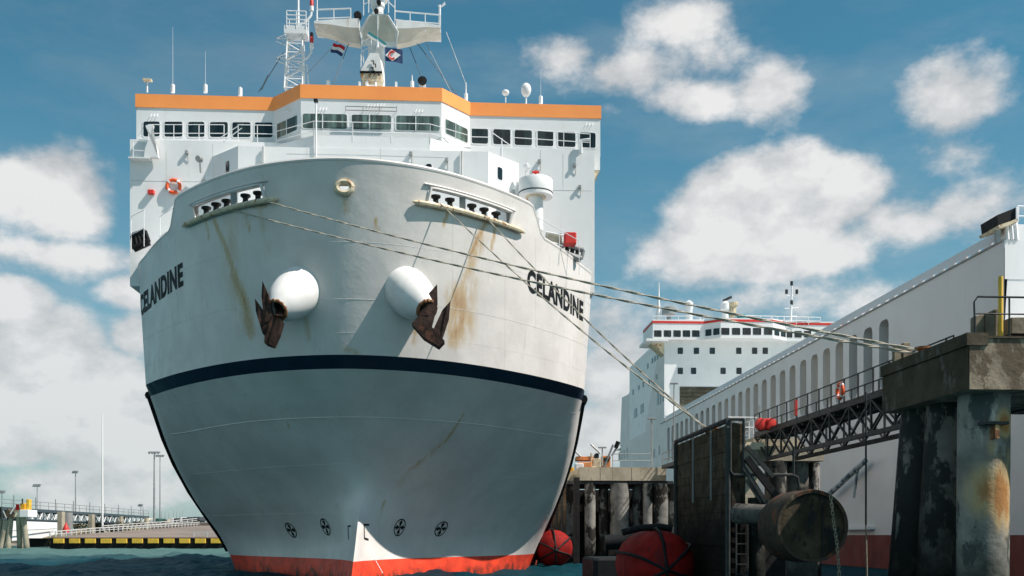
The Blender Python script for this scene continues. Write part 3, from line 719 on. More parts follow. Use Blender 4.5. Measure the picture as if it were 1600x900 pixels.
# central platform bulwark in front of the bridge windows
pb = MB(); zp = F(580,226,AB)[1]
path = [(F(432,222,AL)[0], AL), (F(490,222,AB+.1)[0], AB+.15), (F(672,222,AB+.1)[0], AB+.15), (F(735,226,AL)[0], AL)]
zq = F(580,212,AB)[1]
pb.quads([[Vector((x, y, zH-.1)) for x, y in path], [Vector((x, y, zq)) for x, y in path]], 'super_white', close=False); 
pb.quads([[Vector((x, y+.08, zH-.1)) for x, y in path], [Vector((x, y+.08, zq)) for x, y in path]], 'super_white', close=False); pb.build('platform_bulwark', dho)
rl = MB(); railing(rl, [Vector((x, y, zq-.3)) for x, y in path], 1.1, 1.9, .022); rl.build('railing', dho, True)
rl = MB(); railing(rl, [Fp(232,222,AL+.05), Fp(350,222,AL+.05)], 1.0, 1.35, .024); railing(rl, [Fp(372,222,AL+.05), Fp(432,223,AL+.05)], 1.0, 1.35, .024)
rl.tube([Fp(340,218,AL), Fp(372,197,AL)], .024, 'rail_white', 5); rl.tube([Fp(350,221,AL), Fp(378,200,AL)], .024, 'rail_white', 5); rl.build('railing', supo, True)
rl = MB(); railing(rl, [Fp(735,227,AL+.05), Fp(770,228,AL+.05)], 1.0, 1.35, .024); railing(rl, [Fp(798,228,AL+.05), Fp(922,236,AL+.05)], 1.0, 1.35, .024)
rl.tube([Fp(770,208,AL), Fp(797,227,AL)], .024, 'rail_white', 5); rl.tube([Fp(784,216,AL), Fp(784,246,AL)], .03, 'rail_white', 5); rl.build('railing', supo, True)
# handrail and lower step on the side at left
rl = MB(); rl.box(F(203,250,AL-.2)[0], F(236,250,AL-.2)[0], AL-.5, AL, F(210,252,AL)[1], F(210,250,AL)[1], 'super_white'); railing(rl, [Fp(208,250,AL-.4), Fp(232,251,AL-.4)], 1.1, .8, .022); rl.build('railing', supo, True)
# funnel shaped davit on the left wing
dv = MB(); dv.prism([F(x,y,AL-.3) for x, y in ((226,247),(248,247),(246,232),(238,214),(229,200),(229,197),(240,196),(238,205),(236,215),(228,232))], AL-.45, AL-.15, 'super_white'); dv.build('davit', supo)
dv = MB(); dv.tube([Fp(908,240,AL-.2), Fp(908,219,AL-.2), Fp(921,218,AL-.2)], .09, 'rail_white', 8); dv.build('davit', supo, True)
lw = MB(); lw.prism([F(x,y,AW-.35) for x, y in ((921,238),(926,238),(924,262),(919,262))], AW-.4, AW-.1, 'glass_dark'); lw.build('ladder_slot', supo)
# wiper boxes and small brackets above the windows
for x, y, a in ((500,172,AF),(575,167,AF),(590,166,AF),(650,175,AF),(445,172,AF+.9),(716,184,AF+.9),(236,182,AW),(916,196,AW)):
    w_ = MB()
    for k in (-5, 0, 5): w_.tube([Fp(x+k,y+5,a-.02), Fp(x+k+4,y,a-.3), Fp(x+k+6,y-4,a-.02)], .016, 'rail_white', 4)
    w_.build('lamp_bracket', bro)
wt = MB(); wt.tube([Fp(540,166,AF-.35), Fp(620,168,AF-.35)], .03, 'grey_metal', 5); wt.tube([Fp(540,172,AF-.35), Fp(620,174,AF-.35)], .03, 'grey_metal', 5)
for x in (540,567,593,620): wt.tube([Fp(x,166,AF-.35), Fp(x,174,AF-.02)], .02, 'grey_metal', 5)
wt.build('wiper_rail', bro)
# jackstaff in front of the bridge and vents on the deckhouse
stick(Fp(494,160,AB-.1), Fp(494,252,AB-.1), .05, name='flag_staff', parent=dho)
ls = MB(); ls.box(F(491,158,AB)[0], F(497,158,AB)[0], AB-.25, AB, F(494,161,AB)[1], F(494,157,AB)[1], 'rubber'); ls.build('staff_light', dho)
def cyl_lamp(px, py, a, r, parent, mt='grey_metal', yaw=0):
    c = Fp(px, py, a); mb = MB(); mb.lathe([(r*.6,.35),(r,.2),(r,0),(r*.85,-.02),(r*.8,.03)], c, mt, 16, (yaw,-1,-.15)); mb.tube([c+Vector((0,.1,-r)), c+Vector((0,.2,-r-.5))], .05, mt, 6); return mb.build('searchlight', parent, True)
cyl_lamp(312,249,AL-.5,.20,supo); cyl_lamp(822,261,AL-.6,.18,supo, 'rail_white', .4)
# mushroom vent on the right of the foredeck
c = Fp(837,300,AB-.4); v = MB()
v.lathe([(.95,-.35),(.97,.02),(.97,.55),(.93,.62),(.1,.66)], c+Vector((0,0,.05)), 'super_white', 32); vo = v.build('mushroom_vent', ship1, True)
v = MB(); v.lathe([(.62,-.30),(.96,-.14),(.98,-.08),(.90,-.02)], c, 'dark_metal', 32); v.build('vent_rim', vo, True)
v = MB(); v.lathe([(.58,-.34),(.55,-.12),(.55,-.02)], c, 'cream_rust', 28); v.lathe([(.42,-2.2),(.42,-.32)], c, 'super_white', 24); v.build('vent_neck', vo, True)
v = MB(); v.tube([c+Vector((0,0,.7)), c+Vector((0,0,1.12))], .06, 'red', 6); v.tube([c+Vector((-.2,0,1.12)), c+Vector((.2,0,1.12))], .07, 'red', 6); v.tube([c+Vector((0,-.2,1.1)), c+Vector((0,.2,1.1))], .07, 'red', 6); v.build('vent_handwheel', vo, True)
bx = MB(); bx.box(F(806,300,AB)[0], F(812,300,AB)[0], AB-.1, AL, 17, F(808,285,AB)[1], 'super_white'); bx.box(F(797,290,AB)[0], F(806,290,AB)[0], AB+.4, AL, F(800,302,AB)[1], F(800,292,AB)[1], 'white_shade'); bx.build('vent_trunk', supo)
# gear behind the low bulwark, right: winch, reel, red box
def drum_at(p, q, r, mt, name, parent): mb = MB(); mb.tube([p, q], r, mt, 14); return mb.build(name, parent, True)
def cut(px, py, d): return S1.D(px, py, d)
g = MB(); A = cut(882,364,55.2); B = cut(901,380,55.0); g.box(A.x, B.x, A.y-.2, A.y+.5, B.z, A.z, 'red', .06); g.build('red_locker', ship1)
w1 = MB()
for k in range(7):
    p = cut(856+k*3.4, 363+k*.9, 55.3); w1.tube([p, p+Vector((0,0,-1.0))], .05, 'cream_rust', 6)
w1.tube([cut(852,362,55.2), cut(880,368,55.2)], .05, 'rail_white', 6); w1.tube([cut(852,376,55.2), cut(880,384,55.2)], .05, 'rail_white', 6); w1.build('reel_frame', ship1); w1 = MB(); w1.box(cut(853,365,55.9).x, cut(878,365,55.9).x, cut(853,365,55.9).y, cut(853,365,55.9).y+.4, cut(853,394,55.9).z, cut(853,364,55.9).z, 'grey_metal'); w1.build('rope_reel', ship1)
def roller_set(side, pts, d, mtt):
    w2 = MB(); A = cut(*pts[0], d); B = cut(*pts[1], d); C_ = cut(*pts[2], d); D_ = cut(*pts[3], d)
    w2.tube([A, B], .16, mtt, 10); w2.tube([C_, D_], .20, mtt, 10); w2.tube([A, C_], .10, mtt, 8); w2.tube([B, D_], .10, mtt, 8)
    o = w2.build('roller_chock', ship1, True)
    for u in (.25,.5,.75):
        q = A.lerp(B, u); r_ = C_.lerp(D_, u); m_ = MB(); m_.tube([q, r_], .12, 'black_iron', 8); m_.build('roller', o, True)
roller_set(1, ((877,381),(912,391),(879,396),(908,405)), 56.0, 'grey_metal')
roller_set(-1, ((206,369),(227,361),(209,389),(233,378)), 55.9, 'rubber')
rl = MB(); railing(rl, [cut(818,375,53), cut(842,396,53.5), cut(905,430,55)], 1.9, 1.4, .02); rl.build('railing', ship1, True)
rl = MB(); railing(rl, [cut(250,400,53), cut(275,385,52)], 2.1, 1.2, .02); railing(rl, [cut(205,395,55), cut(225,385,54.6)], 2.0, 1.2, .02); rl.build('railing', ship1, True)
# sloped bulwark stay, left & right
# winch humps on the lower wall
for x, y, a in ((236,300,AL),): 
    g = MB(); p = Fp(x,y,a-.15); g.box(p.x-.18, p.x+.18, a-.25, a, p.z-.12, p.z+.12, 'red', .04); g.build('alarm_box', supo)
for x, y, mt_ in ((318,283,'grey_metal'),(292,238,'grey_metal'),(843,252,'grey_metal'),(698,250,'grey_metal'),(898,258,'grey_metal'),(906,292,'grey_metal'),(350,296,'white_shade'),(642,240,'grey_metal')):
    a = AL if x < 372 or x > 770 else AB; p = Fp(x,y,a-.1); g = MB(); g.box(p.x-.09, p.x+.09, a-.2, a, p.z-.10, p.z+.10, mt_, .03); g.tube([p+Vector((.05,0,-.1)), p+Vector((.05,.08,-.55))], .02, mt_, 4); g.build('wall_lamp', supo)

# ---- roof gear
AR = 12.2
def rp(px, py, a=AR): return Fp(px, py, a)
def whip(px, y0, y1, r=.03, mt='rail_white', a=AR, base=True):
    mb = MB(); p = rp(px,y1,a); mb.tube([p, rp(px,(y0+y1)/2,a), rp(px,y0,a)], [r, r*.8, r*.5], mt, 6)
    if base: mb.lathe([(.12,-.1),(.12,.35),(.05,.4)], p, mt, 10)
    return mb.build('antenna', ship1, True)
for x, y0, y1 in ((270,42,142),(321,80,142),(845,108,160)): whip(x, y0, y1, .012)
whip(375.5,136,147,.07); whip(513,124,136,.07); whip(644,116,137,.055); whip(728,129,156,.06)
t = MB(); t.tube([rp(230,144), rp(230,128)], .05, 'rail_white', 6); p = rp(230,125.5); t.box(p.x-.22, p.x+.26, p.y-.15, p.y+.15, p.z-.05, p.z+.06, 'cream_rust'); t.build('antenna', ship1)
def radome(px, py, r, ybase, el=1.):
    c = rp(px, py); mb = MB(); mb.lathe([(.02,-r*el),(r*.5,-r*el*.85),(r*.85,-r*.5*el),(r,0),(r*.97,r*.35*el),(r*.75,r*.72*el),(r*.4,r*.94*el),(.02,r*el)], c, 'rail_white', 24)
    mb.tube([c-Vector((0,0,r*.8)), rp(px, ybase)], r*.16, 'rail_white', 8); return mb.build('radome', ship1, True)
radome(790,145,.22,160,.8); radome(822,141,.31,162,1.35)
h_ = MB(); c = rp(660,129,10.8); h_.lathe([(.27,-.25),(.20,-.05),(.06,.25)], c, 'black_iron', 20, (0,1,0)); h_.box(c.x-.2, c.x+.2, c.y+.1, c.y+.4, c.z-.35, c.z-.05, 'rail_white'); h_.build('horn', ship1, True)
for x in (573,562,619): 
    g = MB(); p = rp(x,134,10.4); g.box(p.x-.06, p.x+.06, p.y-.1, p.y+.1, p.z-.05, p.z+.2, 'rail_white'); g.build('roof_fitting', ship1)
# lattice mast on the left of the bridge roof
AM = 12.4
lm = MB(); px_l = [(446,140),(450,95),(452,60)]; 
def quad_tower(mb, cx0, hw0, cx1, hw1, y0, y1, n, dep=.45, mt='rail_white', r=.055):
    z = lambda y: F(460, y, AM)[1]
    lev_ = []
    for k in range(n+1):
        u = k/n; yy = y0+(y1-y0)*u; cx = cx0+(cx1-cx0)*u; hw = hw0+(hw1-hw0)*u
        xl_ = F(cx-hw, yy, AM)[0]; xr_ = F(cx+hw, yy, AM)[0]; d = dep*(1-.3*u); lev_.append([Vector((xl_, AM-d, z(yy))), Vector((xr_, AM-d, z(yy))), Vector((xr_, AM+d, z(yy))), Vector((xl_, AM+d, z(yy)))])
    for i in range(4): mb.tube([l_[i] for l_ in lev_], r, mt, 6)
    for k in range(n):
        for i in range(4):
            a, b = lev_[k], lev_[k+1]; mb.tube([a[i], a[(i+1) % 4]], r*.6, mt, 5)
            if (k+i) % 2: mb.tube([a[i], b[(i+1) % 4]], r*.6, mt, 5)
            else: mb.tube([b[i], a[(i+1) % 4]], r*.6, mt, 5)
    return lev_
lv_ = quad_tower(lm, 460, 14, 462, 11.5, 142, 58, 6)
lmo = lm.build('lattice_mast', ship1, True)
pl = MB(); zt = F(460,58,AM)[1]; pl.box(F(446,58,AM)[0], F(481,58,AM)[0], AM-.5, AM+.5, zt, zt+.45, 'rail_white'); railing(pl, [(F(450,58,AM)[0], AM-.5, zt+.3), (F(480,58,AM)[0], AM-.5, zt+.3)], 1.0, .6, .03, mids=3); railing(pl, [(F(450,58,AM)[0], AM+.5, zt+.3), (F(480,58,AM)[0], AM+.5, zt+.3)], 1.0, .6, .03, mids=3); pl.build('mast_platform', lmo, True)
pt = MB(); pt.tube([Fp(466,58,AM), Fp(466,-30,AM)], [.09,.05], 'rail_white', 8); pt.build('pole', lmo, True)
for y in (8, 66):
    a = MB(); q0 = Fp(466,y+32,AM); q1 = Fp(480,y+24,AM); q2 = Fp(486,y+16,AM); q3 = Fp(487,y+6,AM); a.tube([q0,q1,q2,q3], .07, 'rail_white', 8); a.lathe([(.12,0),(.12,.25)], q3-Vector((0,0,.1)), 'rail_white', 12); ao = a.build('light_arm', lmo, True)
    b = MB(); b.lathe([(.11,.15),(.11,.50),(.08,.55)], q3, 'red', 12); b.lathe([(.10,.56),(.10,.78),(.04,.82)], q3, 'rubber', 12); b.build('red_lantern', ao, True)
for y in (60, 90):
    b = MB(); A = Fp(448,y,AM); b.tube([A, Fp(432,y,AM), Fp(431,y+4,AM), Fp(447,y+11,AM)], .035, 'rail_white', 6); b.tube([Fp(440,y,AM), Fp(447,y+8,AM)], .03, 'rail_white', 5); b.tube([A+Vector((0,-.5,0)), Fp(432,y,AM)], .03, 'rail_white', 5); b.build('bracket', lmo, True)
stay_r = MB(); stay_r.tube([Fp(479,100,AM+.3), Fp(482,132,AM+.3)], .04, 'rail_white', 6); stay_r.build('stay', lmo, True)

# radar mast: column, winged platform, sloped front
AK = 12.0
km = MB()
def wing_sec(px, yt, yb, dep, a=AK):
    t_ = Fp(px, yt, a); b_ = Fp(px, yb, a); m_z = t_.z+(b_.z-t_.z)*.46; return [Vector((t_.x, a-dep, t_.z)), Vector((t_.x, a+dep, t_.z)), Vector((b_.x, a+dep, m_z)), Vector((b_.x, a+dep*.35, b_.z)), Vector((b_.x, a-dep*.35, b_.z)), Vector((b_.x, a-dep, m_z))]
# column
cb_ = Fp(588,140,AK); ct = Fp(590,64,AK)
km.lathe([(.52,cb_.z-.3),(.50,(cb_.z+ct.z)/2),(.47,ct.z+.5)], (cb_.x, AK, 0), 'mast_white', 24); kmo = km.build('radar_mast', ship1, True)
for s_, xs_ in ((-1, ((563,40,72),(545,41,69),(520,42,58.5),(494,44,52))), (1, ((620,41,73),(640,44,69),(665,47.5,61),(689,51,59)))):
    w_ = MB(); secs = [wing_sec(x, yt, yb, .85) for x, yt, yb in xs_]; k_ = w_.quads(secs, 'mast_white'); 
    # rust-streaked skin proud of the wing, underside shade put into its cream
    w_.build('mast_wing', kmo)
    u_ = MB(); dn_ = Vector((0,-.008,-.012)); u_.quads([[q[3]+dn_, q[4]+dn_, q[5]+dn_] for q in secs], 'mast_shade_cream', close=False); u_.build('wing_shade_skin', kmo)
c_ = MB(); pts_t = [(576,21),(607,21)]; 
T = lambda x, y, a: Fp(x, y, a)
front_top = [T(577,22,AK-1.0), T(606,22,AK-1.0)]; mid_ = [T(563,50,AK-.75), T(621,50,AK-.75)]; low_ = [T(566,72,AK-.45), T(620,74,AK-.45)]
bk = Vector((0,1.7,0))
c_.quads([[front_top[0], front_top[1], front_top[1]+bk, front_top[0]+bk], [mid_[0], mid_[1], mid_[1]+bk, mid_[0]+bk], [low_[0], low_[1], low_[1]+Vector((0,.5,.25)), low_[0]+Vector((0,.5,.25))]], 'mast_white'); c_.build('mast_head', kmo)
c_ = MB(); e = Vector((0,-.03,0)); c_.poly([front_top[0]+e+Vector((.12,0,-.1)), front_top[1]+e+Vector((-.12,0,-.1)), mid_[1]+e+Vector((-.15,0,0)), mid_[0]+e+Vector((.15,0,0))], 'mast_shade_cream'); c_.poly([mid_[0]+e+Vector((.15,0,0)), mid_[1]+e+Vector((-.15,0,0)), low_[1]+e+Vector((-.1,0,.1)), low_[0]+e+Vector((.1,0,.1))], 'mast_shade_cream')
c_.tube([T(590,24,AK-1.06), T(590,70,AK-.55)], .05, 'mast_white', 6); c_.tube([T(606,24,AK-1.04), T(622,50,AK-.8), T(618,73,AK-.5)], .05, 'mast_white', 6); c_.tube([T(577,24,AK-1.04), T(562,50,AK-.8), T(568,72,AK-.5)], .05, 'mast_white', 6); c_.build('mast_head_front', kmo)
for P_, st_ in (([T(495,43,AK-.8), T(548,41,AK-.8)],.95),([T(495,43,AK+.8), T(548,41,AK+.8)],.95),([T(617,45,AK-.8), T(688,51,AK-.8)],.95),([T(617,45,AK+.8), T(688,51,AK+.8)],.95),([T(568,24,AK-.95), T(576,20,AK-1.0)],.4),([T(607,20,AK-1.0), T(617,29,AK-.9)],.4)):
    rl = MB(); railing(rl, P_, 1.05 if st_ > .5 else 1.25, st_, .028); rl.build('mast_railing', kmo, True)
up = MB(); c0 = T(590,22,AK); up.lathe([(.34,0),(.34,.35),(.42,.4),(.42,.75),(.60,.8),(.60,.95),(.55,1.0),(.55,1.9),(.2,2.1)], c0, 'mast_white', 20); up.build('mast_top', kmo, True)
up = MB(); up.lathe([(.12,-.15),(.14,.1),(.10,.2)], T(592,4,AK-.7), 'rubber', 12, (0,-1,0)); up.lathe([(.12,-.15),(.14,.1),(.10,.2)], T(588,18,AK-.6), 'rubber', 12, (0,-1,0)); up.build('mast_light', kmo, True)
rd = MB(); p = T(554,30,AK-.2); rd.box(p.x-.35, p.x+.25, AK-.5, AK+.1, p.z-.35, p.z-.1, 'grey_metal'); rd.lathe([(.22,-.2),(.24,.05),(.18,.12)], T(559,24,AK-.4), 'rubber', 16, (0,-1,0)); rd.build('searchlight', kmo, True)
vp = MB(); vp.tube([T(687,52,AK), T(687,8,AK)], .07, 'rail_white', 8); vp.prism([F(x,y,AK) for x, y in ((684,9),(690,9),(695,3),(696,7),(690,11))], AK-.05, AK+.05, 'rail_white'); vp.build('wind_vane', kmo)
vp = MB(); vp.tube([T(495.5,46,AK), T(495.5,-20,AK)], [.05,.02], 'rail_white', 6); vp.build('antenna', kmo, True)
# antenna stubs on the platform
st = MB()
for x in (502,516,526,540,628,634,645,652,658,664,676): 
    y = 43 if x < 560 else 44+(x-617)*.1; st.tube([T(x,y,AK), T(x,y-7,AK)], .03, 'rail_white', 5)
st.build('stub_antennas', kmo, True)
# scanner bar
sb = MB(); sb.bar(T(576,52,AK-1.5), T(603,70,AK-1.5), .18, .13, 'teal_paint'); sb.bar(T(574.5,54,AK-1.5), T(602,72,AK-1.5), .16, .12, 'rail_white'); sb.tube([T(590,62,AK-1.5), T(590,74,AK-1.5)], .10, 'rail_white', 8); sb.bar(T(590,74,AK-1.5), T(590,74,AK-.4), .2, .15, 'rail_white'); sb.build('radar_scanner', kmo)
# lower radar platform with dark band on orange foot
lp = MB(); pts = [F(x,y,AK-1.1) for x, y in ((579,88),(593,88),(598,116),(564,116))]; lp.prism(pts, AK-1.5, AK-.3, 'mast_white'); lp.build('mast_box', kmo)
lp = MB(); a0 = F(564,116,AK-1.1); a1 = F(597,119,AK-1.1); lp.box(a0[0]-.03, a1[0]+.03, AK-1.55, AK-.2, a1[1], a0[1], 'rubber'); lp.build('mast_band', kmo)
lp = MB(); lp.prism([F(x,y,AK-1.1) for x, y in ((564,119.5),(598,119.5),(596,126),(586,130),(572,128),(565,124))], AK-1.5, AK-.3, 'cream_rust'); lp.build('mast_foot', kmo)
for x, y in ((580,95),(583,100),(579,105),(582,111),(588,112),(575,112)):
    q = MB(); p = T(x,y,AK-1.58); q.tube([p, p+Vector((.14,0,0)), p+Vector((.14,0,-.18))], .035, 'rubber', 5); q.build('mast_step', kmo)
lp = MB()
for x in (574,587): lp.tube([T(x,124,AK-1.3), T(x,141,AK-1.6)], .06, 'rail_white', 6)
lp.tube([T(574,134,AK-1.45), T(587,134,AK-1.45)], .04, 'rail_white', 5); lp.build('mast_ladder', kmo, True)
rl = MB(); railing(rl, [T(565,95,AK-1.3), T(580,88,AK-1.3)], 1.1, .5, .025); rl.tube([T(564,116,AK-1.3), T(564,84,AK-1.3)], .03, 'rail_white', 5); rl.tube([T(568,108,AK-1.3), T(568,78,AK-1.3)], .03, 'rail_white', 5); rl.build('mast_railing', kmo, True)
# stays
def wire(p, q, r=.022, mt='bridge_blue', sag=0., n=8):
    mb = MB(); P = [Vector(p).lerp(Vector(q), k/n)+Vector((0,0,-sag*4*(k/n)*(1-k/n))) for k in range(n+1)]; mb.tube(P, r, mt, 5); return mb.build('stay_wire', ship1)
wire(T(443,82,AM), T(404,144,AM)); wire(T(419,118,AM-.02), T(408,140,AM-.02), .05)
wire(T(545,68,AK), T(521,131,11)); wire(T(541,50,AK), T(480,115,AM), .018, 'grey_metal'); wire(T(640,74,AK), T(658,118,11.5)); wire(T(652,68,AK), T(714,148,11.5)); wire(T(665,66,AK), T(706,146,11.5), .018, 'grey_metal'); wire(T(697,50,AK), T(728,132,11.5), .018, 'grey_metal')

# ---- flags and lifebuoy: things of their own
def flag(name, a, pts_fn, label):
    pass
def wave_cloth(mb, P00, P10, P01, stripes, n=14, amp=.12):
    """P00 hoist top, P10 fly top, P01 hoist bottom"""
    U = P10-P00; V = P01-P00; N_ = U.cross(V).normalized()
    for (v0, v1, mt) in stripes:
        rows = []
        for v in (v0, v1): rows.append([P00+U*(i/n)+V*v+N_*amp*math.sin(i/n*7+v*1.2)*(i/n)**.5 for i in range(n+1)])
        base = len(mb.v); mb.v += [tuple(p) for r_ in rows for p in r_]; k = mb.mi(mt)
        for i in range(n): mb.f.append((base+i, base+i+1, base+n+2+i, base+n+1+i)); mb.m.append(k)
def s1w(p): return S1.w(p.x, p.y, p.z)
fl = MB(); A = s1w(T(521,67,AK)); B = s1w(T(539,73,AK)); C_ = s1w(T(516,81,AK)); 
wave_cloth(fl, A, B, C_, [(0,.34,'flag_red'),(.34,.66,'flag_white'),(.66,1,'flag_blue')])
fo = fl.build('flag'); tag(fo, 'red, white and blue striped flag flying left of the radar mast', 'flag')
so = fo.modifiers.new('s', 'SOLIDIFY'); so.thickness = .02
fl = MB(); A = s1w(T(602,74,AK-.9)); B = s1w(T(629,78,AK-.9)); C_ = s1w(T(602,95,AK-.9))
wave_cloth(fl, A, B, C_, [(0,1,'flag_blue')], amp=.05); fo = fl.build('flag'); tag(fo, 'blue flag with white diamond and red letter C beside the mast', 'flag'); so = fo.modifiers.new('s', 'SOLIDIFY'); so.thickness = .02
dm = MB(); dm.poly([s1w(T(x,y,AK-1.0)) for x, y in ((602,86),(611.5,77),(626,86),(613,96))], 'flag_white'); do = dm.build('flag_diamond', fo)
cm = MB(); pts = []
for k in range(13):
    a = R(50+k*260/12); pts.append(s1w(T(613+5.2*math.cos(a), 86-5.8*math.sin(a), AK-1.05)))
cm.tube(pts, .045, 'red', 6); cm.build('flag_letter', fo)
def lifebuoy(cent, nx, r, label, group=None):
    e = empty('lifebuoy', cent, 0, label, 'lifebuoy', group); 
    a = Vector((nx[1], -nx[0], 0)).normalized(); up_ = Vector((0,0,1))
    mb = MB(); P = [(a*math.cos(q)+up_*math.sin(q))*r for q in [2*math.pi*k/32 for k in range(33)]]; mb.tube(P, r*.27, 'lifering', 10, False); mb.build('ring', e, True)
    for q in (45,135,225,315):
        b = MB(); PP = [(a*math.cos(R(q+d))+up_*math.sin(R(q+d)))*r for d in (-9,0,9)]; b.tube(PP, r*.30, 'flag_white', 10); b.build('band', e, True)
    return e
lifebuoy(s1w(Fp(271,291,AL-.14)), (ST,-CT), .36, 'orange and white lifebuoy on the white wall left of the bow')

# ================================================================== SHIP 2
S2X = 30.09-.0591*142; S2 = Frame(S2X, 142)
ship2 = empty('roro_ship', (S2X, 142, 0), TH, 'white ferry behind the pier with red bridge line and tall arched side openings', 'ship')
def G2(px, py): return S2.G(px, py, 0)
ztop2 = G2(1305,499)[1]; zl2 = G2(1360,486)[1]; zo0 = G2(1337,621)[1]; zo1 = G2(1337,522)[1]
y_first = G2(1381,500)[0]; pitch = 2.68; NOP = 27; y_near = G2(1569,380)[0]
hw_ = MB()
def wq(y0, y1, z0, z1, mt='ship_shade_grey', x=0): hw_.poly([(x,y0,z0),(x,y1,z0),(x,y1,z1),(x,y0,z1)], mt)
cells = [y_first+i*pitch for i in range(NOP)]
ya = cells[0]-pitch/2; yb = cells[-1]+pitch/2
wq(-110, y_near, 2.35, 13.2); wq(-110, y_near, -1, 2.35, 'hull2_red')
for y0, y1 in ((y_near, ya),): wq(y0, y1, 2.35, zl2)
wq(ya, yb, 2.35, zo0-.3); wq(ya, yb, zo1+.3, zl2); wq(y_near, 45, -1, 2.35, 'hull2_red')
wq(yb, 36, 2.35, zl2); 
# upper strake leaning slightly inboard
hw_.poly([(.06,y_near,zl2+.17),(.06,2,zl2+.17),(.35,2,ztop2),(.35,y_near,ztop2)], 'ship_shade_grey')
for y in cells:
    a0 = y-pitch/2; a1 = y+pitch/2; rd_ = rounded(y-.78, y+.78, zo0, zo1, .5, 5); z0 = zo0-.3; z1 = zo1+.3
    n_ = len(rd_); base = len(hw_.v); hw_.v += [(0,p,q) for p, q in rd_]+[(1.3,p,q) for p, q in rd_]; k1 = hw_.mi('ship_shade_grey')
    for i in range(n_): hw_.f.append((base+i, base+(i+1) % n_, base+n_+(i+1) % n_, base+n_+i)); hw_.m.append(k1)
    # wall around the opening in four fans
    cor = [(a1,z1),(a0,z1),(a0,z0),(a1,z0)]; kk = n_//4
    cb0 = len(hw_.v); hw_.v += [(0,p,q) for p, q in cor]
    for c in range(4):
        seg_ = list(range(c*kk, c*kk+kk))
        for i in range(kk-1): hw_.f.append((cb0+c, base+c*kk+i, base+c*kk+i+1)); hw_.m.append(k1)
        hw_.f.append((cb0+c, base+c*kk+kk-1, base+((c+1)*kk) % n_, cb0+(c+1) % 4)); hw_.m.append(k1)
# inboard side, transom, deck
hw_.poly([(25,-110,-1),(25,45,-1),(25,45,ztop2),(25,-110,ztop2)], 'ship_shade_grey'); hw_.poly([(.35,y_near,zl2-.3),(25,y_near,zl2-.3),(25,45,zl2-.3),(.35,45,zl2-.3)], 'super_white')
hw_.poly([(0,y_near,13.2),(25,y_near,13.2),(25,y_near,ztop2),(0.35,y_near,ztop2)], 'super_white')
hw_.poly([(0,-110,13.2),(25,-110,13.2),(25,y_near,13.2),(0,y_near,13.2)], 'super_white')
# bow end, far away
bowp = [(0,36),(1.2,45),(6,56),(12.5,64),(19,56),(24,45),(25,36)]
for (xa, y0), (xb, y1) in zip(bowp, bowp[1:]): hw_.poly([(xa,y0,-1),(xb,y1,-1),(xb,y1,zl2),(xa,y0,zl2)], 'ship_shade_grey')
h2 = hw_.build('hull', ship2)
# back walls of the openings: pale inside, near ones shut with slate doors, far ones slate as well
for i, y in enumerate(cells):
    mb = MB(); mb.poly([(1.25,y-.85,zo0-.1),(1.25,y+.85,zo0-.1),(1.25,y+.85,zo1+.1),(1.25,y-.85,zo1+.1)], 'slate' if i < 3 or i > 16 else 'beige'); mb.build('door_panel', h2)
# line of light brackets under the top strake
y = y_near
while y < 2:
    mb = MB(); mb.box(.02, .16, y, y+.80, zl2-.01, zl2+.20, 'ship_shade_grey'); mb.build('scupper_block', ship2); y += 1.36
led = MB(); led.box(-.10, .02, y_near, 2, zl2-.09, zl2-.0, 'grey_metal'); led.build('ledge', ship2)
# thin white plate painting the sunlit stern face at right
sh = MB(); f0 = S2.F(1570,436,y_near-.02); sh.box(max(.02,f0[0]), f0[0]+14, y_near-.03, y_near-.004, f0[1], S2.F(1570,375,y_near-.02)[1], 'super_white'); sh.build('stern_lit_face', ship2)
vt = MB(); 
def v2(pts, y0, y1, mt): vt.prism([S2.F(x, yy, y0) for x, yy in pts], y0, y1, mt)
v2(((1558,336),(1588,324),(1588,340),(1560,352)), y_near-.5, y_near+1.2, 'rubber')
vto = vt.build('vent_hood', ship2)
vt = MB(); v2(((1588,323),(1593,323),(1592,346),(1588,348)), y_near-.6, y_near+1.4, 'rail_white'); v2(((1560,352),(1591,341),(1590,346),(1575,352),(1562,356)), y_near-.6, y_near+1.4, 'cream_rust'); vt.build('hood_edge', vto)
for x in (1572,1579,1586): 
    l_ = MB(); a_ = S2.F(x,348,y_near); b_ = S2.F(x+2,375,y_near); l_.tube([(a_[0],y_near,a_[1]), (b_[0],y_near,b_[1])], .12, 'rail_white', 8); l_.build('hood_leg', vto, True)
vt = MB(); a_ = S2.F(1556.5,356,y_near); b_ = S2.F(1556.5,380,y_near); vt.box(a_[0]-.1, a_[0]+.15, y_near-.2, y_near, b_[1], a_[1], 'grey_metal'); a_ = S2.F(1590,348,y_near); railing(vt, [(a_[0],y_near,ztop2-.1),(a_[0]+8,y_near,ztop2-.1)], 1.1, 1.5, .03); vt.build('stern_railing', ship2)
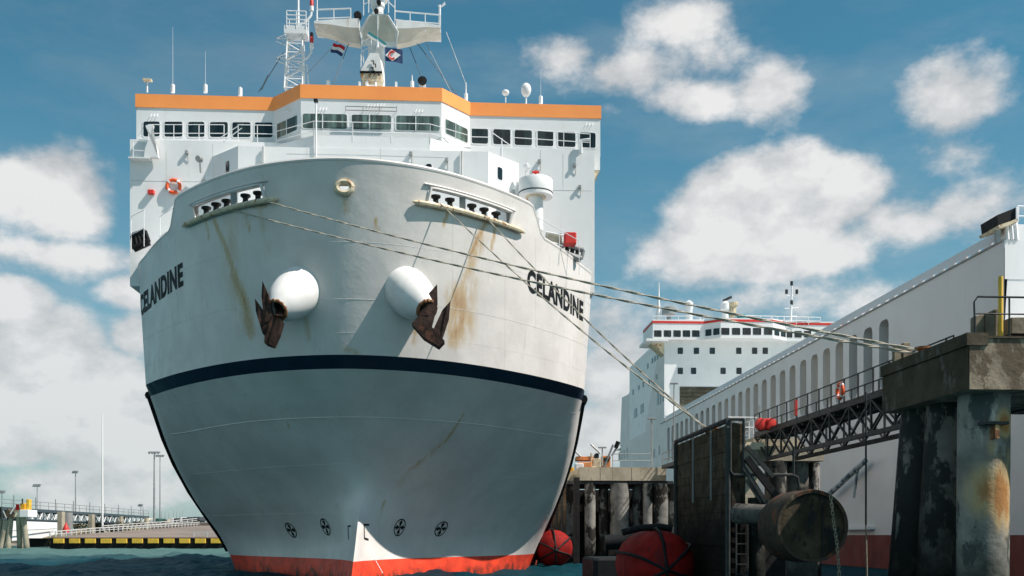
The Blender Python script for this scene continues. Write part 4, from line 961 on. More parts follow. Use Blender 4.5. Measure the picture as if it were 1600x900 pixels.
# accommodation block
F2 = lambda px, py, y=0.: S2.F(px, py, y)
zA = F2(1120,524)[1]; zR0 = F2(1120,508.5)[1]; zR1 = F2(1120,505.5)[1]; 
ac = MB(); ac.box(.02, 25, 0.0, 28, ztop2-1, zA, 'super_white')
g0 = F2(1062,604); g1 = F2(1118,640); aco = ac.build('accommodation_block', ship2)
gd = MB(); gd.box(g0[0], g1[0]+6, -.05, -.01, g1[1], g0[1], 'garage_dark'); gd.build('garage_opening', aco)  # dark plate on the wall, its colour standing for the garage's shade
for k in range(4):
    bm_ = MB(); zz = g0[1]-.4-k*.55; bm_.box(g0[0]+.1, g1[0]+5.8, -.12-.02*k, -.06, zz-.08, zz+.08, 'conc_dark'); bm_.build('garage_beam', aco)
brd = MB(); w0 = F2(1020,510,-1.)[0]; w1_ = 25+(-w0); e0 = F2(1100,510,-1)[0]; e1 = F2(1126,508,-2.6)[0]; e2 = F2(1208,508,-2.6)[0]; e3 = F2(1229,510,-1)[0]
ol = lambda o: [(w0-o,-1-o),(e0,-1-o),(e1,-2.6-o),(e2,-2.6-o),(e3,-1-o),(w1_+o,-1-o),(w1_+o,6),(w0-o,6)]
zB0 = F2(1120,531,-1.)[1]; brd.prismz(ol(0), zB0, zR0, 'super_white'); bo2 = brd.build('bridge', ship2)
rb = MB(); rb.prismz(ol(.06), zR0, zR1+.05, 'red'); rb.build('red_line', bo2); rb = MB(); rb.prismz(ol(0), zR1+.05, zR1+.25, 'super_white'); rb.build('roof', bo2)
def w2(x, y, w_, h_, pl_, parent, gl='glass_far'):
    a = F2(x-w_/2, y+h_/2, pl_); b = F2(x+w_/2, y-h_/2, pl_)
    return window(parent, [(a[0],pl_,a[1]),(b[0],pl_,a[1]),(b[0],pl_,b[1]),(a[0],pl_,b[1])], gl, w=.04)
for xz in (226,270,313,356,398): w2(950+xz/2.903, 430+265/2.903, 12, 10.5, -1., bo2, 'glass_dark')
for xz in (532,581,629,676,726): w2(950+xz/2.903, 430+255/2.903, 13.2, 11, -2.6, bo2, 'glass_dark')
for xz in (820,862,905): w2(950+xz/2.903, 430+268/2.903, 11.5, 10.5, -1., bo2, 'glass_dark')
zc0 = F2(1166,523,-2.6)[1]; zc1 = F2(1166,512.5,-2.6)[1]
for A_, B_ in (((e0,-1),(e1,-2.6)), ((e2,-2.6),(e3,-1))):
    for u in (.08, .56): window(bo2, [onseg(A_,B_,u,zc0), onseg(A_,B_,u+.38,zc0), onseg(A_,B_,u+.38,zc1), onseg(A_,B_,u,zc1)], 'glass_dark', w=.04)
for x, y in ((328,343),(401,343),(473,343),(593,343),(665,343),(713,343),(328,434),(388,434),(522,434),(594,434)): w2(950+x/2.903, 430+y/2.903, 8.5, 10, -.005, aco)
# side block under the bridge wing, windows in the side
sb_ = MB(); sb_.poly([(0,0,zl2),(0,12,zl2),(0,36,zl2),(.4,40,zl2),(.4,38,G2(976,606)[1]-1),(.2,30,G2(984,599)[1]-1.5),(0,12,G2(1005,560)[1]),(0,0,zA)], 'ship_shade_grey'); sb_.build('side_plating', ship2)
wg = MB(); a_ = F2(1006,545,2); wg.box(w0-1.0, .3, -1.5, 4, zB0-.35, zB0, 'super_white'); wg.prism([(w0,zB0-.35),(.0,zB0-.35),(.0,zB0-2.0)], 0, 2.5, 'cream_rust'); wg.build('bridge_wing', ship2)
def side_win(px, py, wpx, hpx):
    y0, z0 = G2(px+wpx/2, py+hpx/2); y1, z1 = G2(px-wpx/2, py-hpx/2); mb = MB(); mb.box(-.03, .05, y0, y1, z0, z0+(836-py+hpx/2-(836-py-hpx/2))*(S2.Y+y0)/FPX, 'glass_far'); mb.build('side_window', ship2)
for x, y, w_, h_ in ((993,644,4.5,14),(1003,637,4.5,14),(1028,623,2.2,19),(1032,621,2.2,19),(1036,618,2.2,18),(967.5,713,2,13),(971.5,711,2,13),(975.5,709,2,13),(980,707,2.2,15),(1012,571,2,8),(1019,563,2,8),(1023,560,2,8),(1027,557,2,8),(998,605,2,7),(1005,600,2,8),(1014,597,2,9),(1026,588,2,8),(989,612,2,8),(1022,708,2.5,14),(1030,703,2.5,14)): side_win(x, y, w_, h_)
# roof gear of ship 2
def P2(px, py, y=3.): a = F2(px, py, y); return Vector((a[0], y, a[1]))
m_ = MB(); m_.tube([P2(1028.5,508), P2(1029.5,440)], [.35,.05], 'rail_white', 6); m_.tube([P2(1024,508), P2(1029,455)], .05, 'rail_white', 5); m_.tube([P2(1034,508), P2(1029,455)], .05, 'rail_white', 5); m_.build('mast', ship2)
m_ = MB(); m_.tube([P2(1235,505), P2(1238,440)], [.22,.08], 'rail_white', 6)
for y_, w_ in ((462,9),(482,11),(495,8)): m_.tube([P2(1237-w_,y_), P2(1237+w_,y_-1)], .07, 'rail_white', 5)
for x, y in ((1229,459),(1245,459),(1237,446),(1237,476)): m_.lathe([(.22,0),(.22,.6)], P2(x,y), 'dark_metal', 8)
m_.build('mast', ship2)
m_ = MB(); m_.lathe([(.5,0),(.5,1.6),(.7,1.8),(.7,2.6),(.3,3.)], P2(1133,503), 'rail_white', 16); m_.lathe([(.5,0),(.5,2.2),(.8,2.4),(.8,2.8)], P2(1145,503), 'cream_rust', 12); m_.bar(P2(1130,470), P2(1143,464), .3, .35, 'dark_metal'); m_.build('radar_tower', ship2)
m_ = MB(); m_.lathe([(.5,0),(.5,1.8),(.6,2.),(.6,2.8),(.2,3.1)], P2(1076.5,503), 'rail_white', 14); m_.build('vent_post', ship2, True)
m_ = MB(); m_.lathe([(.3,0),(.3,1),(1.0,1.2),(1.0,2.2),(.6,2.4)], P2(1045,505), 'grey_metal', 12); m_.build('searchlight', ship2, True)
m_ = MB(); m_.lathe([(1.3,0),(1.2,.8),(.7,1.1)], P2(1158,504), 'teal_paint', 12); m_.build('teal_locker', ship2, True)
m_ = MB(); railing(m_, [P2(1020,506,-.9), P2(1100,506,-.9)], 1.1, 1.8, .05); railing(m_, [P2(1150,505,-2), P2(1282,508,-1)], 1.1, 1.8, .05); m_.build('roof_railing', ship2)
for x in (1094,1205,1215,1225): m_ = MB(); m_.tube([P2(x,507), P2(x,494)], .06, 'rail_white', 5); m_.build('antenna', ship2)
# overboard discharge tray at the red line and the boarding arms
tr = MB(); a = S2.G(1325,826,-.0)[0]; b = S2.G(1367,826,0)[0]; tr.box(-.5, 0, min(a,b), max(a,b), 2.75, 2.95, 'rail_white'); tr.build('side_ledge', ship2)
m_ = MB(); A = S2.G(1296,772,-.6); B = S2.G(1352,720,-.6); m_.tube([(-.6,A[0],A[1]), (-.6,B[0],B[1])], .20, 'pipe_pale', 8); C_ = S2.G(1334,782,-.6); m_.tube([(-.6,S2.G(1340,735,-.6)[0],S2.G(1340,735,-.6)[1]), (-.6,C_[0],C_[1]+.2)], .10, 'pipe_pale', 6); m_.build('loading_arm', ship2, True)

# ================================================================== PIERS, right
def PFo(name, mb, parent=None, smooth=False, **k):
    o = mb.build(name, parent, smooth, **k)
    if parent is None: o.rotation_euler = (0,0,TH)
    return o
def pthing(name, p, q, z, label, cat, group=None): e = empty(name, PF.w(p, q, z), TH, label, cat, group); e['_o'] = 0; del e['_o']; return e
def loc(mb, p, q, z=0):            # shift builder coordinates so that they are relative to the thing's base
    mb.v = [(x-p, y-q, w_-z) for x, y, w_ in mb.v]; return mb
FP = lambda px, py, q: PF.F(px, py, q)
def PD(px, py, d): return PF.D(px, py, d)
# --- right concrete pier
c = PD(1515,520,27.0); P0, Q0 = c.x, c.y; zc_t = c.z; zc_b = PD(1515,608,27).z; Q1 = PF.G(1380,600,P0)[0]
pier = pthing('concrete_pier', P0, Q0, 0, 'brown stained concrete pier head on thick flaking steel piles at the right edge', 'pier')
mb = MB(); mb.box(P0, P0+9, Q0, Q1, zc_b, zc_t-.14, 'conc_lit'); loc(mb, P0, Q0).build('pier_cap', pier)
mb = MB(); mb.box(P0-.03, P0-.005, Q0+.03, Q1, zc_b+.0, zc_t-.36, 'conc_dark'); loc(mb, P0, Q0).build('side_shade', pier)  # thin dark slab, shade of the left face put into its colour
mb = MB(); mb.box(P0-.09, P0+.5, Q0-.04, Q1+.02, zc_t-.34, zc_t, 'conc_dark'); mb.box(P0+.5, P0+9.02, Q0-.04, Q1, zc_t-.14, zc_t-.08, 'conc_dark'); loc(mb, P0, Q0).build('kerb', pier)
def pile(par, base, px_t, px_b, wpx, dist, ztop_, mt, name='pile', zb=-1.5, ybot=900, ny=8, n=28):
    t_ = PD(px_t, 640, dist); b_ = PD(px_b, ybot, dist); r = wpx*dist/FPX/2
    k = (b_.x-t_.x)/(b_.z-t_.z); xt = t_.x+k*(ztop_-t_.z); xb = t_.x+k*(zb-t_.z)
    mb = MB(); rings = []
    for j in range(ny+1):
        u = j/ny; rings.append([(xt+(xb-xt)*u+r*math.cos(a), t_.y+r*math.sin(a), ztop_+(zb-ztop_)*u) for a in [2*math.pi*i/n for i in range(n)]])
    mb.quads(rings, mt); return loc(mb, *base).build(name, par, True)
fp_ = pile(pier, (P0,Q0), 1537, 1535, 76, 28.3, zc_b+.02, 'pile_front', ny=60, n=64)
at = fp_.data.attributes.new('rust', 'FLOAT', 'POINT'); vals = []
for v in fp_.data.vertices:
    px_ = 1536+(v.co.x+P0-PD(1536,700,28.3).x)*FPX/28.3; py_ = 836-(v.co.z-EYE)*FPX/28.3; g_ = 0
    if v.co.y+Q0 < 28.6+1:
        for cx, cy, sx_, sy_, k_ in ((1548,775,15,44,2.0),(1552,665,13,18,1.3),(1520,770,18,36,.9),(1545,815,10,20,.6),(1560,720,8,25,.4),(1530,700,9,20,.35)): g_ = max(g_, k_*math.exp(-((px_-cx)/sx_)**2-((py_-cy)/sy_)**2))
    vals.append(g_)
at.data.foreach_set('value', vals)
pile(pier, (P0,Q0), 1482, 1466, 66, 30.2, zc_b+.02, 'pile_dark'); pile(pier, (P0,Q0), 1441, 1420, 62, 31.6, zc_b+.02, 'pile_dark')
# T shaped rust bracket on the front pile
mb = MB(); p = PD(1552,662,27.5); y = p.y-.02; mb.box(p.x-.30, p.x+.06+.3, y-.14, y+.3, p.z-.03, p.z+.05, 'dark_metal'); mb.box(p.x-.02, p.x+.10, y-.12, y+.3, p.z-.42, p.z-.03, 'rust'); loc(mb, P0, Q0).build('pile_bracket', pier)
# handrail on the pier
hr = pthing('pier_handrail', P0, Q0, 0, 'grey steel handrail along the front edge of the right concrete pier', 'handrail')
qh = Q0+.25; mb = MB(); X0 = FP(1522,520,qh)[0]; X1 = FP(1577,520,qh)[0]; zt_ = FP(1522,463.5,qh)[1]; zm_ = FP(1522,490,qh)[1]
mb.tube([(X0+.03,qh,zc_t-.1),(X0,qh,zt_-.15),(X0+.1,qh,zt_),(X0+7,qh,zt_)], .028, 'dark_metal', 8); mb.tube([(X0,qh,zm_),(X0+7,qh,zm_)], .022, 'dark_metal', 8); loc(mb, P0, Q0).build('rail', hr, True)
for k in range(1, 5): mb = MB(); x = X0+(X1-X0)*k; mb.tube([(x,qh,zc_t-.1),(x,qh,zt_)], .026, 'dark_metal', 8); mb.lathe([(.07,0),(.07,.06)], (x,qh,zc_t-.08), 'dark_metal', 8); loc(mb, P0, Q0).build('post', hr, True)
def ptag(mb, name, p, q, z, label, cat, group=None, smooth=False):
    loc(mb, p, q, z); o = mb.build(name, None, smooth); o.location = PF.w(p, q, z); o.rotation_euler = (0,0,TH); tag(o, label, cat, group); return o
def standing(px0, px1, pyt, q, mt, name, label, cat, group=None, slant=0, dep=.3):
    a = FP(px0, pyt, q); b = FP(px1, pyt, q); mb = MB(); z0 = zc_t-.08
    mb.quads([[(a[0],q,z0),(b[0],q,z0),(b[0],q+dep,z0),(a[0],q+dep,z0)], [(a[0],q,a[1]-slant),(b[0],q,a[1]),(b[0],q+dep,a[1]),(a[0],q+dep,a[1]-slant)], [(a[0]+.03,q+.03,a[1]-slant+.03),(b[0]-.03,q+.03,a[1]+.03),(b[0]-.03,q+dep-.03,a[1]+.03),(a[0]+.03,q+dep-.03,a[1]-slant+.03)]], mt)
    return ptag(mb, name, (a[0]+b[0])/2, q+dep/2, z0, label, cat, group)
standing(1525,1538,492,Q0+.9,'timber_pale','timber_post','shorter weathered timber post standing behind the pier handrail','post','timber posts on the pier',.04)
standing(1545,1559,483,Q0+.7,'timber_pale','timber_post','taller slant-topped timber post beside the yellow pole','post','timber posts on the pier',.10)
mb = MB(); a = FP(1563.5,520,Q0+.6); mb.tube([(a[0],Q0+.6,zc_t-.1),(a[0],Q0+.6,FP(1563,432,Q0+.6)[1])], .065, 'yellow', 12); ptag(mb, 'yellow_pole', a[0], Q0+.6, zc_t-.1, 'thin yellow steel pole standing on the right pier', 'pole', smooth=True)
mb = MB(); a = FP(1580,518,Q0+.6); b = FP(1625,498,Q0+.6); mb.box(a[0], b[0], Q0+.6, Q0+1.5, zc_t+.12, b[1]+.03, 'timber_pale', .03); mb.box(a[0]+.02, b[0], Q0+.7, Q0+.85, zc_t-.08, zc_t+.12, 'rubber'); mb.box(a[0]+.3, a[0]+.6, Q0+.9, Q0+1.1, b[1]+.03, b[1]+.10, 'rubber'); ptag(mb, 'timber_block', a[0]+.3, Q0+1, zc_t-.08, 'pale timber block on black skids at the right end of the pier', 'block')
# mooring hook and small rail at the far left corner of the cap
qk = Q1-1.2; pk = P0+.75
mb = MB(); zk = zc_t; mb.box(pk-.35, pk+.35, qk-.3, qk+.3, zk-.02, zk+.14, 'rust'); mb.lathe([(.17,zk+.1),(.15,zk+.30),(.24,zk+.36),(.24,zk+.42)], (pk,qk,0), 'rust', 16); ptag(mb, 'mooring_bollard', pk, qk, zk-.02, 'rusty mooring bollard at the pier edge where the ropes end', 'bollard', smooth=True)
mb = MB(); railing(mb, [(P0+.8,Q1-.2,zc_t),(P0+3.5,Q1-.2,zc_t)], .55, 1.0, .03, 'rust'); ptag(mb, 'low_rail', P0+2, Q1-.2, zc_t, 'low rusty rail along the back of the right pier', 'rail')
for x0, x1, yt in ((1398,1408,542),(1412,1422,536)): standing(x0, x1, yt, Q1+.3, 'timber_pale', 'timber_post', ('lower' if yt > 540 else 'higher')+' brown post just behind the far corner of the right pier', 'post', 'timber posts on the pier', 0, .2)

# --- walkway from the right pier to the middle pier
q_a, q_b = Q1+.2, 53.5; pw = 16.45; ww = 1.5; zD = EYE+5.47
walk = pthing('walkway', pw, q_b, 0, 'long dark steel footbridge with lattice girders joining the right pier to the middle one', 'walkway')
B_ = (pw, q_b)
mb = MB(); mb.box(pw, pw+ww, q_a, q_b, zD-.16, zD-.02, 'dark_metal'); loc(mb, *B_).build('deck', walk)
for x in (pw, pw+ww):
    mb = MB(); mb.bar((x,q_a,zD-.05), (x,q_b,zD-.05), .12, .18, 'dark_metal'); loc(mb, *B_).build('top_chord', walk)
    mb = MB(); zl = EYE+4.0; mb.bar((x,q_a-3,zl), (x,q_b-2.2,zl), .16, .18, 'dark_metal'); loc(mb, *B_).build('bottom_chord', walk)
    nb = 9; ys_ = np.linspace(q_b-2.2, q_a, nb+1)
    for k in range(nb):
        y0, y1 = ys_[k], ys_[k+1]
        for a, b in (((x,y0,zl),(x,y0,zD-.1)),((x,y0,zl),(x,y1,zD-.1)),((x,y1,zl),(x,y0,zD-.1))):
            mb = MB(); mb.bar(a, b, .08, .08, 'dark_metal'); loc(mb, *B_).build('truss_bar', walk)
    mb = MB(); mb.bar((x,q_b-2.2,zl), (x,q_b,zD-.1), .1, .1, 'dark_metal'); loc(mb, *B_).build('truss_bar', walk)
    mb = MB(); railing(mb, [(x,q_a,zD),(x,q_b,zD)], 1.1, 60, .03, 'dark_metal'); mb.bar((x,q_a,zD+.08),(x,q_b,zD+.08), .02, .14, 'dark_metal'); loc(mb, *B_).build('handrail', walk)
    for y in np.arange(q_a+.5, q_b, 1.45):
        mb = MB(); mb.bar((x,y,zD-.02),(x,y,zD+1.1), .06, .06, 'dark_metal'); loc(mb, *B_).build('rail_post', walk)
for y in np.arange(q_a, q_b, 1.3): mb = MB(); mb.bar((pw,y,zD-.24), (pw+ww,y,zD-.24), .10, .12, 'dark_metal'); loc(mb, *B_).build('cross_beam', walk)
mb = MB(); mb.tube([(pw+.4,q_a,zD-.42),(pw+.4,q_b-3,zD-.42)], .10, 'dark_metal', 8); mb.tube([(pw+.9,q_a,zD-.40),(pw+.9,q_b-5,zD-.40)], .07, 'dark_metal', 8); loc(mb, *B_).build('service_pipe', walk, True)
# suspended cable below
mb = MB(); a = PD(1353,690,36); mb.tube([(a.x,a.y,zD-.3),(a.x,a.y,PD(1353,820,36).z)], .035, 'dark_metal', 6); mb.tube([(a.x,a.y,PD(1353,820,36).z),(a.x+.05,a.y,.2)], .03, 'chain', 6); ptag(mb, 'hanging_rope', a.x, a.y, 0, 'rope hanging straight down to the water under the footbridge', 'rope')
def on_walk(px): q = PF.G(px, 650, pw-.08)[0]; return q
q = on_walk(1314); lifebuoy(PF.w(pw-.12, q, zD+.62), (-CT,-ST), .30, 'orange lifebuoy hanging on the footbridge railing')
q = on_walk(1243); mb = MB(); mb.box(pw-.1, pw-.02, q-.12, q+.12, zD+.25, zD+1.0, 'red'); ptag(mb, 'rescue_pole_case', pw-.06, q, zD+.2, 'narrow red rescue case clipped to the footbridge railing', 'case')
c = PD(1197,663.5,51.8); mb = MB(); mb.lathe([(.24,-.36),(.38,-.18),(.42,0),(.38,.18),(.24,.36)], (c.x, c.y, c.z), 'red', 12, (0,1,0)); 
mb = MB()
for off_ in (-.26, .26): mb.lathe([(.10,-.22),(.30,-.18),(.36,0),(.30,.18),(.10,.22)], (c.x+off_, c.y, c.z), 'red', 10, (0,1,0))
mb.box(c.x-.3, c.x+.3, c.y-.18, c.y+.18, c.z-.28, c.z+.30, 'red', .08); mb.box(c.x-.05, c.x+.05, c.y-.24, c.y-.1, c.z-.2, c.z+.2, 'fender_red'); ptag(mb, 'life_raft_case', c.x, c.y, c.z, 'bright red round-ended case at the left end of the footbridge', 'case', smooth=True)

# --- middle pier
qm = 53.5; a = FP(1180,690,qm); pm0 = FP(1183,700,qm)[0]; pm1 = FP(1288,700,qm)[0]; zmb = FP(1240,720,qm)[1]
mid = pthing('concrete_pier', pm0, qm, 0, 'sunlit tan concrete pier block carrying the left end of the footbridge', 'pier'); B_ = (pm0, qm)
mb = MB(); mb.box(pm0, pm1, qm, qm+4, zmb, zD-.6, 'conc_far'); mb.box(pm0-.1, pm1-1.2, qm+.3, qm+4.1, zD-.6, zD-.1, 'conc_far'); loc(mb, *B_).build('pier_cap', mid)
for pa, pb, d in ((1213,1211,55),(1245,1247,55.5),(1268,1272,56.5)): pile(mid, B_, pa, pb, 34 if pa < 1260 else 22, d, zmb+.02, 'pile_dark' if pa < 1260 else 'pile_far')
mb = MB(); railing(mb, [(pm0-1.5,qm+.4,zD-.1),(pm0+.2,qm+.4,zD-.1),(pm0+.2,qm+3,zD-.1)], 1.1, 1.0, .03, 'rail_white'); mb.bar((pm0+.1,qm,zD-.3),(pm0+.1,qm,zD+1.6), .12, .12, 'grey_metal'); loc(mb, *B_).build('handrail', mid)
mb = MB(); c = PD(1163,700,53.8); mb.box(c.x-.5, c.x+.6, c.y-.5, c.y+.6, 1.5, zD-.9, 'conc_far'); mb.box(c.x-.7, c.x+.9, c.y-.6, c.y+.9, zD-.9, zD-.5, 'beige'); loc(mb, *B_).build('side_block', mid)

# --- fender dolphin: timber faced panel
pp = 9.5; qa = PF.G(1140,655.5,pp)[0]; qb = PF.G(1058,687,pp)[0]; zP = PF.G(1140,655.5,pp)[1]
dol = pthing('fender_dolphin', pp, qa, 0, 'tall dark timber-faced fender wall framed in steel pipe in front of the middle pier', 'fender'); B_ = (pp, qa)
mb = MB(); mb.box(pp+.08, pp+.55, qa, qb, -1.5, zP-.12, 'timber'); loc(mb, *B_).build('panel_core', dol)
zz = zP-.16; k = 0
plk = []
while zz > .3:
    h_ = .30; off = random.uniform(0, .035); mb = MB(); js = [qa+.05, qb-.05]
    for y0, y1 in zip(js, js[1:]): 
        mb = MB(); mb.box(pp-off, pp+.08, y0+.01, y1-.01, zz-h_+.008, zz, 'timber'); loc(mb, *B_).build('plank', dol)
    zz -= h_
for y in (qa+.0, qb): mb = MB(); mb.tube([(pp-.05,y,-1),(pp-.05,y,zP-.1)], .10, 'dark_metal', 8); loc(mb, *B_).build('frame_pipe', dol, True)
mb = MB(); mb.tube([(pp-.05,qb,zP-.02),(pp-.05,qa,zP-.02),(pp-.05,qa-.02,zP-.3)], .10, 'dark_metal', 8); loc(mb, *B_).build('frame_pipe', dol, True)
for y in (qa+(qb-qa)*.28, qa+(qb-qa)*.62): mb = MB(); mb.bar((pp-.06,y,zP-.1),(pp-.06,y,zP-3.0+.3), .06, .06, 'grey_metal'); loc(mb, *B_).build('strap', dol)
# pale vertical pipe and frame on the near end
mb = MB(); c = PD(1151,700,34.5); mb.tube([(c.x,c.y,PD(1151,742,34.5).z),(c.x,c.y,zP-.1)], .19, 'pipe_pale', 16); loc(mb, *B_).build('guard_pipe', dol, True)
mb = MB(); q1_ = lambda x, y, d=34.2: tuple(PD(x, y, d)); mb.tube([q1_(1141,655), q1_(1141,735), q1_(1146,742), q1_(1238,742), q1_(1246,746), q1_(1249,762)], .055, 'dark_metal', 8); mb.tube([q1_(1162,655), q1_(1162,742)], .055, 'dark_metal', 8); mb.tube([q1_(1141,655), q1_(1162,655)], .055, 'dark_metal', 8); mb.tube([q1_(1240,700), q1_(1240,742)], .045, 'dark_metal', 8); loc(mb, *B_).build('pipe_frame', dol, True)
for a, b, w_ in (((1166,697),(1208,745),.14),((1166,715),(1213,775),.22),((1162,730),(1200,790),.14),((1166,750),(1190,785),.10)):
    mb = MB(); mb.bar(q1_(*a), q1_(*b), w_, w_, 'black_iron' if w_ > .2 else 'dark_metal'); loc(mb, *B_).build('strut', dol)
mb = MB(); c = PD(1175,780,36); mb.box(pp+.55, c.x+2.1, c.y-.4, c.y+5, -1.5, PD(1175,776,36).z-.3, 'black_iron'); loc(mb, *B_).build('shaded_mass', dol)  # black block standing for the deep shade inside the dolphin
for x in (1150,1182): mb = MB(); c = PD(x,790,34.6); mb.tube([(c.x,c.y,-1.5),(c.x,c.y,PD(x,778,34.6).z)], .30, 'pile_dark', 16); mb.tube([(c.x,c.y,PD(x,796,34.6).z),(c.x,c.y,PD(x,792,34.6).z)], .34, 'rust', 16); loc(mb, *B_).build('pile', dol, True)
mb = MB()
for k in range(9): 
    z_ = .3+k*.35; mb.bar((pp+.2,qa-.12,z_),(pp+.6,qa-.12,z_), .04, .04, 'dark_metal')
for x in (pp+.2, pp+.6): mb.bar((x,qa-.12,0),(x,qa-.12,3.4), .05, .05, 'dark_metal')
loc(mb, *B_).build('ladder', dol)
# --- steel drum
c = PD(1268,822,30.0); r = 57*30/FPX
dr = pthing('fender_drum', c.x, c.y, c.z, 'huge dark rust-flecked steel drum fender with its flat end towards us', 'fender'); B_ = (c.x, c.y, c.z)
mb = MB(); mb.lathe([(r*.90,.02),(r*.90,-.12),(r*.985,-.13),(r,-.08),(r,.06),(r,1.0),(r*1.015,1.02),(r*1.015,1.08),(r,1.1),(r,1.75),(r*.97,1.78)], (0,0,0), 'drum', 48, (0,1,0)); mb.build('shell', dr, True)
mb = MB(); mb.lathe([(r*.905,-.03),(r*.905,.03)], (0,0,0), 'drum_end', 48, (0,1,0)); mb.build('end_plate', dr, True)
for x, w_ in ((.32,.03),): mb = MB(); mb.bar((x,-.06,-r*.9),(x,-.06,r*.55), .05, .03, 'black_iron'); mb.build('stiffener', dr)
mb = MB(); mb.tube([(-.3,1.8,.35),(-1.3,3.4,.45)], .34, 'pile_dark', 16); mb.build('axle', dr, True)
mb = MB(); b_ = PD(1268,905,31); mb.tube([(b_.x,b_.y+.9,-1.5),(b_.x,b_.y+.9,c.z-r*.75)], .50, 'pile_far', 24); ptag(mb, 'drum_pile', b_.x, b_.y+.9, 0, 'pale stained pile under the steel drum', 'pile', smooth=True)
def chain(P, label, r=.028, step=.11, name='hanging_chain'):
    mb = MB(); P = [Vector(p) for p in P]; pts = []
    for a, b in zip(P, P[1:]):
        n = max(1, int((b-a).length/step)); pts += [a.lerp(b, i/n) for i in range(n)]
    for i, p in enumerate(pts[:-1]):
        d = (pts[i+1]-p).normalized(); s_ = d.cross(Vector((1,0,0) if i % 2 else (0,1,0))).normalized()*.035
        mb.tube([p-d*.02-s_, p-d*.02+s_, pts[i+1]+d*.02+s_, pts[i+1]+d*.02-s_, p-d*.02-s_], r*.55, 'chain', 4, False)
    o = mb.build(name); tag(o, label, 'chain'); return o
cc = W(1302,800,29.7); chain([W(1298,775,29.75), W(1302,810,29.7), W(1308,850,29.7), W(1312,905,29.7)], 'light chain hanging down the right side of the steel drum end')
# --- floating red fenders
def red_fender(px, py, dist, r, length, label):
    c = PD(px, py, dist); e = pthing('floating_fender', c.x, c.y, c.z, label, 'fender', 'red floating fenders')
    mb = MB(); mb.lathe([(r*.25,-.9*r),(r*.62,-.72*r),(r*.90,-.38*r),(r,0),(r,length),(r*.90,length+.4*r),(r*.3,length+.9*r)], (0,0,0), 'fender_red', 20, (0,1,0)); b = mb.build('body', e, True)
    bv = b.modifiers.new('b', 'BEVEL'); bv.width = .12; bv.segments = 3
    for a in (95, 160, 215, 335, 35, 270):
        mb = MB(); ca, sa = math.cos(R(a)), math.sin(R(a)); mb.tube([(0,-.97*r,-.1*r),(ca*r*.66,-.74*r,sa*r*.66),(ca*r*.95,-.38*r,sa*r*.95),(ca*r*1.04,0,sa*r*1.04),(ca*r*1.04,length,sa*r*1.04)], .065, 'rubber', 6); mb.build('strap', e, True)
    return e
red_fender(1031,884,38.0,1.36,2.2,'large red octagonal fender with black straps beside the dark fender wall')
red_fender(866,857,72.0,1.35,2.5,'smaller red fender squeezed between the bow and the far pier')
mb = MB(); a = PD(975,824,44.5); b = PD(1052,818,44.5); mb.tube([tuple(PD(972,832,38.6)), tuple(PD(1000,825,38.6)), tuple(PD(1030,823,38.6)), tuple(PD(1050,826,38.6))], .14, 'rubber', 10); c = a; ptag(mb, 'rubber_boom', c.x, c.y, 0, 'thin black rubber boom lying across the top of the large red fender', 'boom', smooth=True)
mb = MB(); mb.tube([tuple(PD(945,848,44.5)), tuple(PD(975,846,44.5)), tuple(PD(995,838,44.5))], .36, 'rubber', 10); ptag(mb, 'rubber_boom', c.x, c.y, 0, 'thick black rubber boom on the pontoon left of the large red fender', 'boom', smooth=True)
mb = MB(); c = PD(960,890,46); mb.box(c.x-1.0, c.x+5, c.y-.3, c.y+4, -.6, PD(960,872,46).z, 'rubber', .2); ptag(mb, 'black_pontoon', c.x, c.y, 0, 'low black pontoon behind the large red fender', 'pontoon')

# --- far pier with piles behind
qf = 80; pf0 = FP(906,740,qf)[0]; pf1 = FP(1041,740,qf)[0]; zf1 = FP(980,730,qf)[1]; zf0 = FP(980,751,qf)[1]
far = pthing('concrete_pier', pf0, qf, 0, 'tan concrete pier on a row of blotchy piles just right of the bow', 'pier'); B_ = (pf0, qf)
js = [pf0, FP(938,740,qf)[0], FP(957,740,qf)[0], FP(987,740,qf)[0], pf1]
for k in range(4): mb = MB(); mb.box(js[k]+.01, js[k+1]-.01, qf-.02*(k % 2), qf+9, zf0, zf1, 'conc_far'); loc(mb, *B_).build('cap_block', far)
mb = MB(); mb.box(pf0-1.0, pf1+.6, qf+.1, qf+9, zf0-.28, zf0-.01, 'dark_metal'); loc(mb, *B_).build('beam', far)
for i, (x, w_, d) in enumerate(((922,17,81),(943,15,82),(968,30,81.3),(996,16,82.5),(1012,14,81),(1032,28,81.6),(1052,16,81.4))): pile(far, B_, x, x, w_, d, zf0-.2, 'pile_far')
for x in (899, 903): mb = MB(); c = PD(x,800,79); mb.box(c.x-.14, c.x+.14, c.y, c.y+.3, -1, PD(x,746,79).z, 'black_iron'); loc(mb, *B_).build('guide_post', far)
for a, b in (((955,745),(1000,860)),((1010,748),(1052,840)),((1000,748),(965,850))):
    mb = MB(); mb.bar(tuple(PD(*a, 84)), tuple(PD(*b, 84)), .35, .35, 'pile_dark'); loc(mb, *B_).build('brace', far)
mb = MB(); mb.box(pf0-2, pf1+6, qf+10, qf+10.4, -1, zf0-.3, 'black_iron'); loc(mb, *B_).build('back_wall', far)
mb = MB(); railing(mb, [(FP(958,730,qf)[0],qf+.2,zf1),(FP(1018,730,qf)[0],qf+.2,zf1)], FP(958,709,qf)[1]-zf1, 3.0, .035, 'grey_metal'); loc(mb, *B_).build('handrail', far)
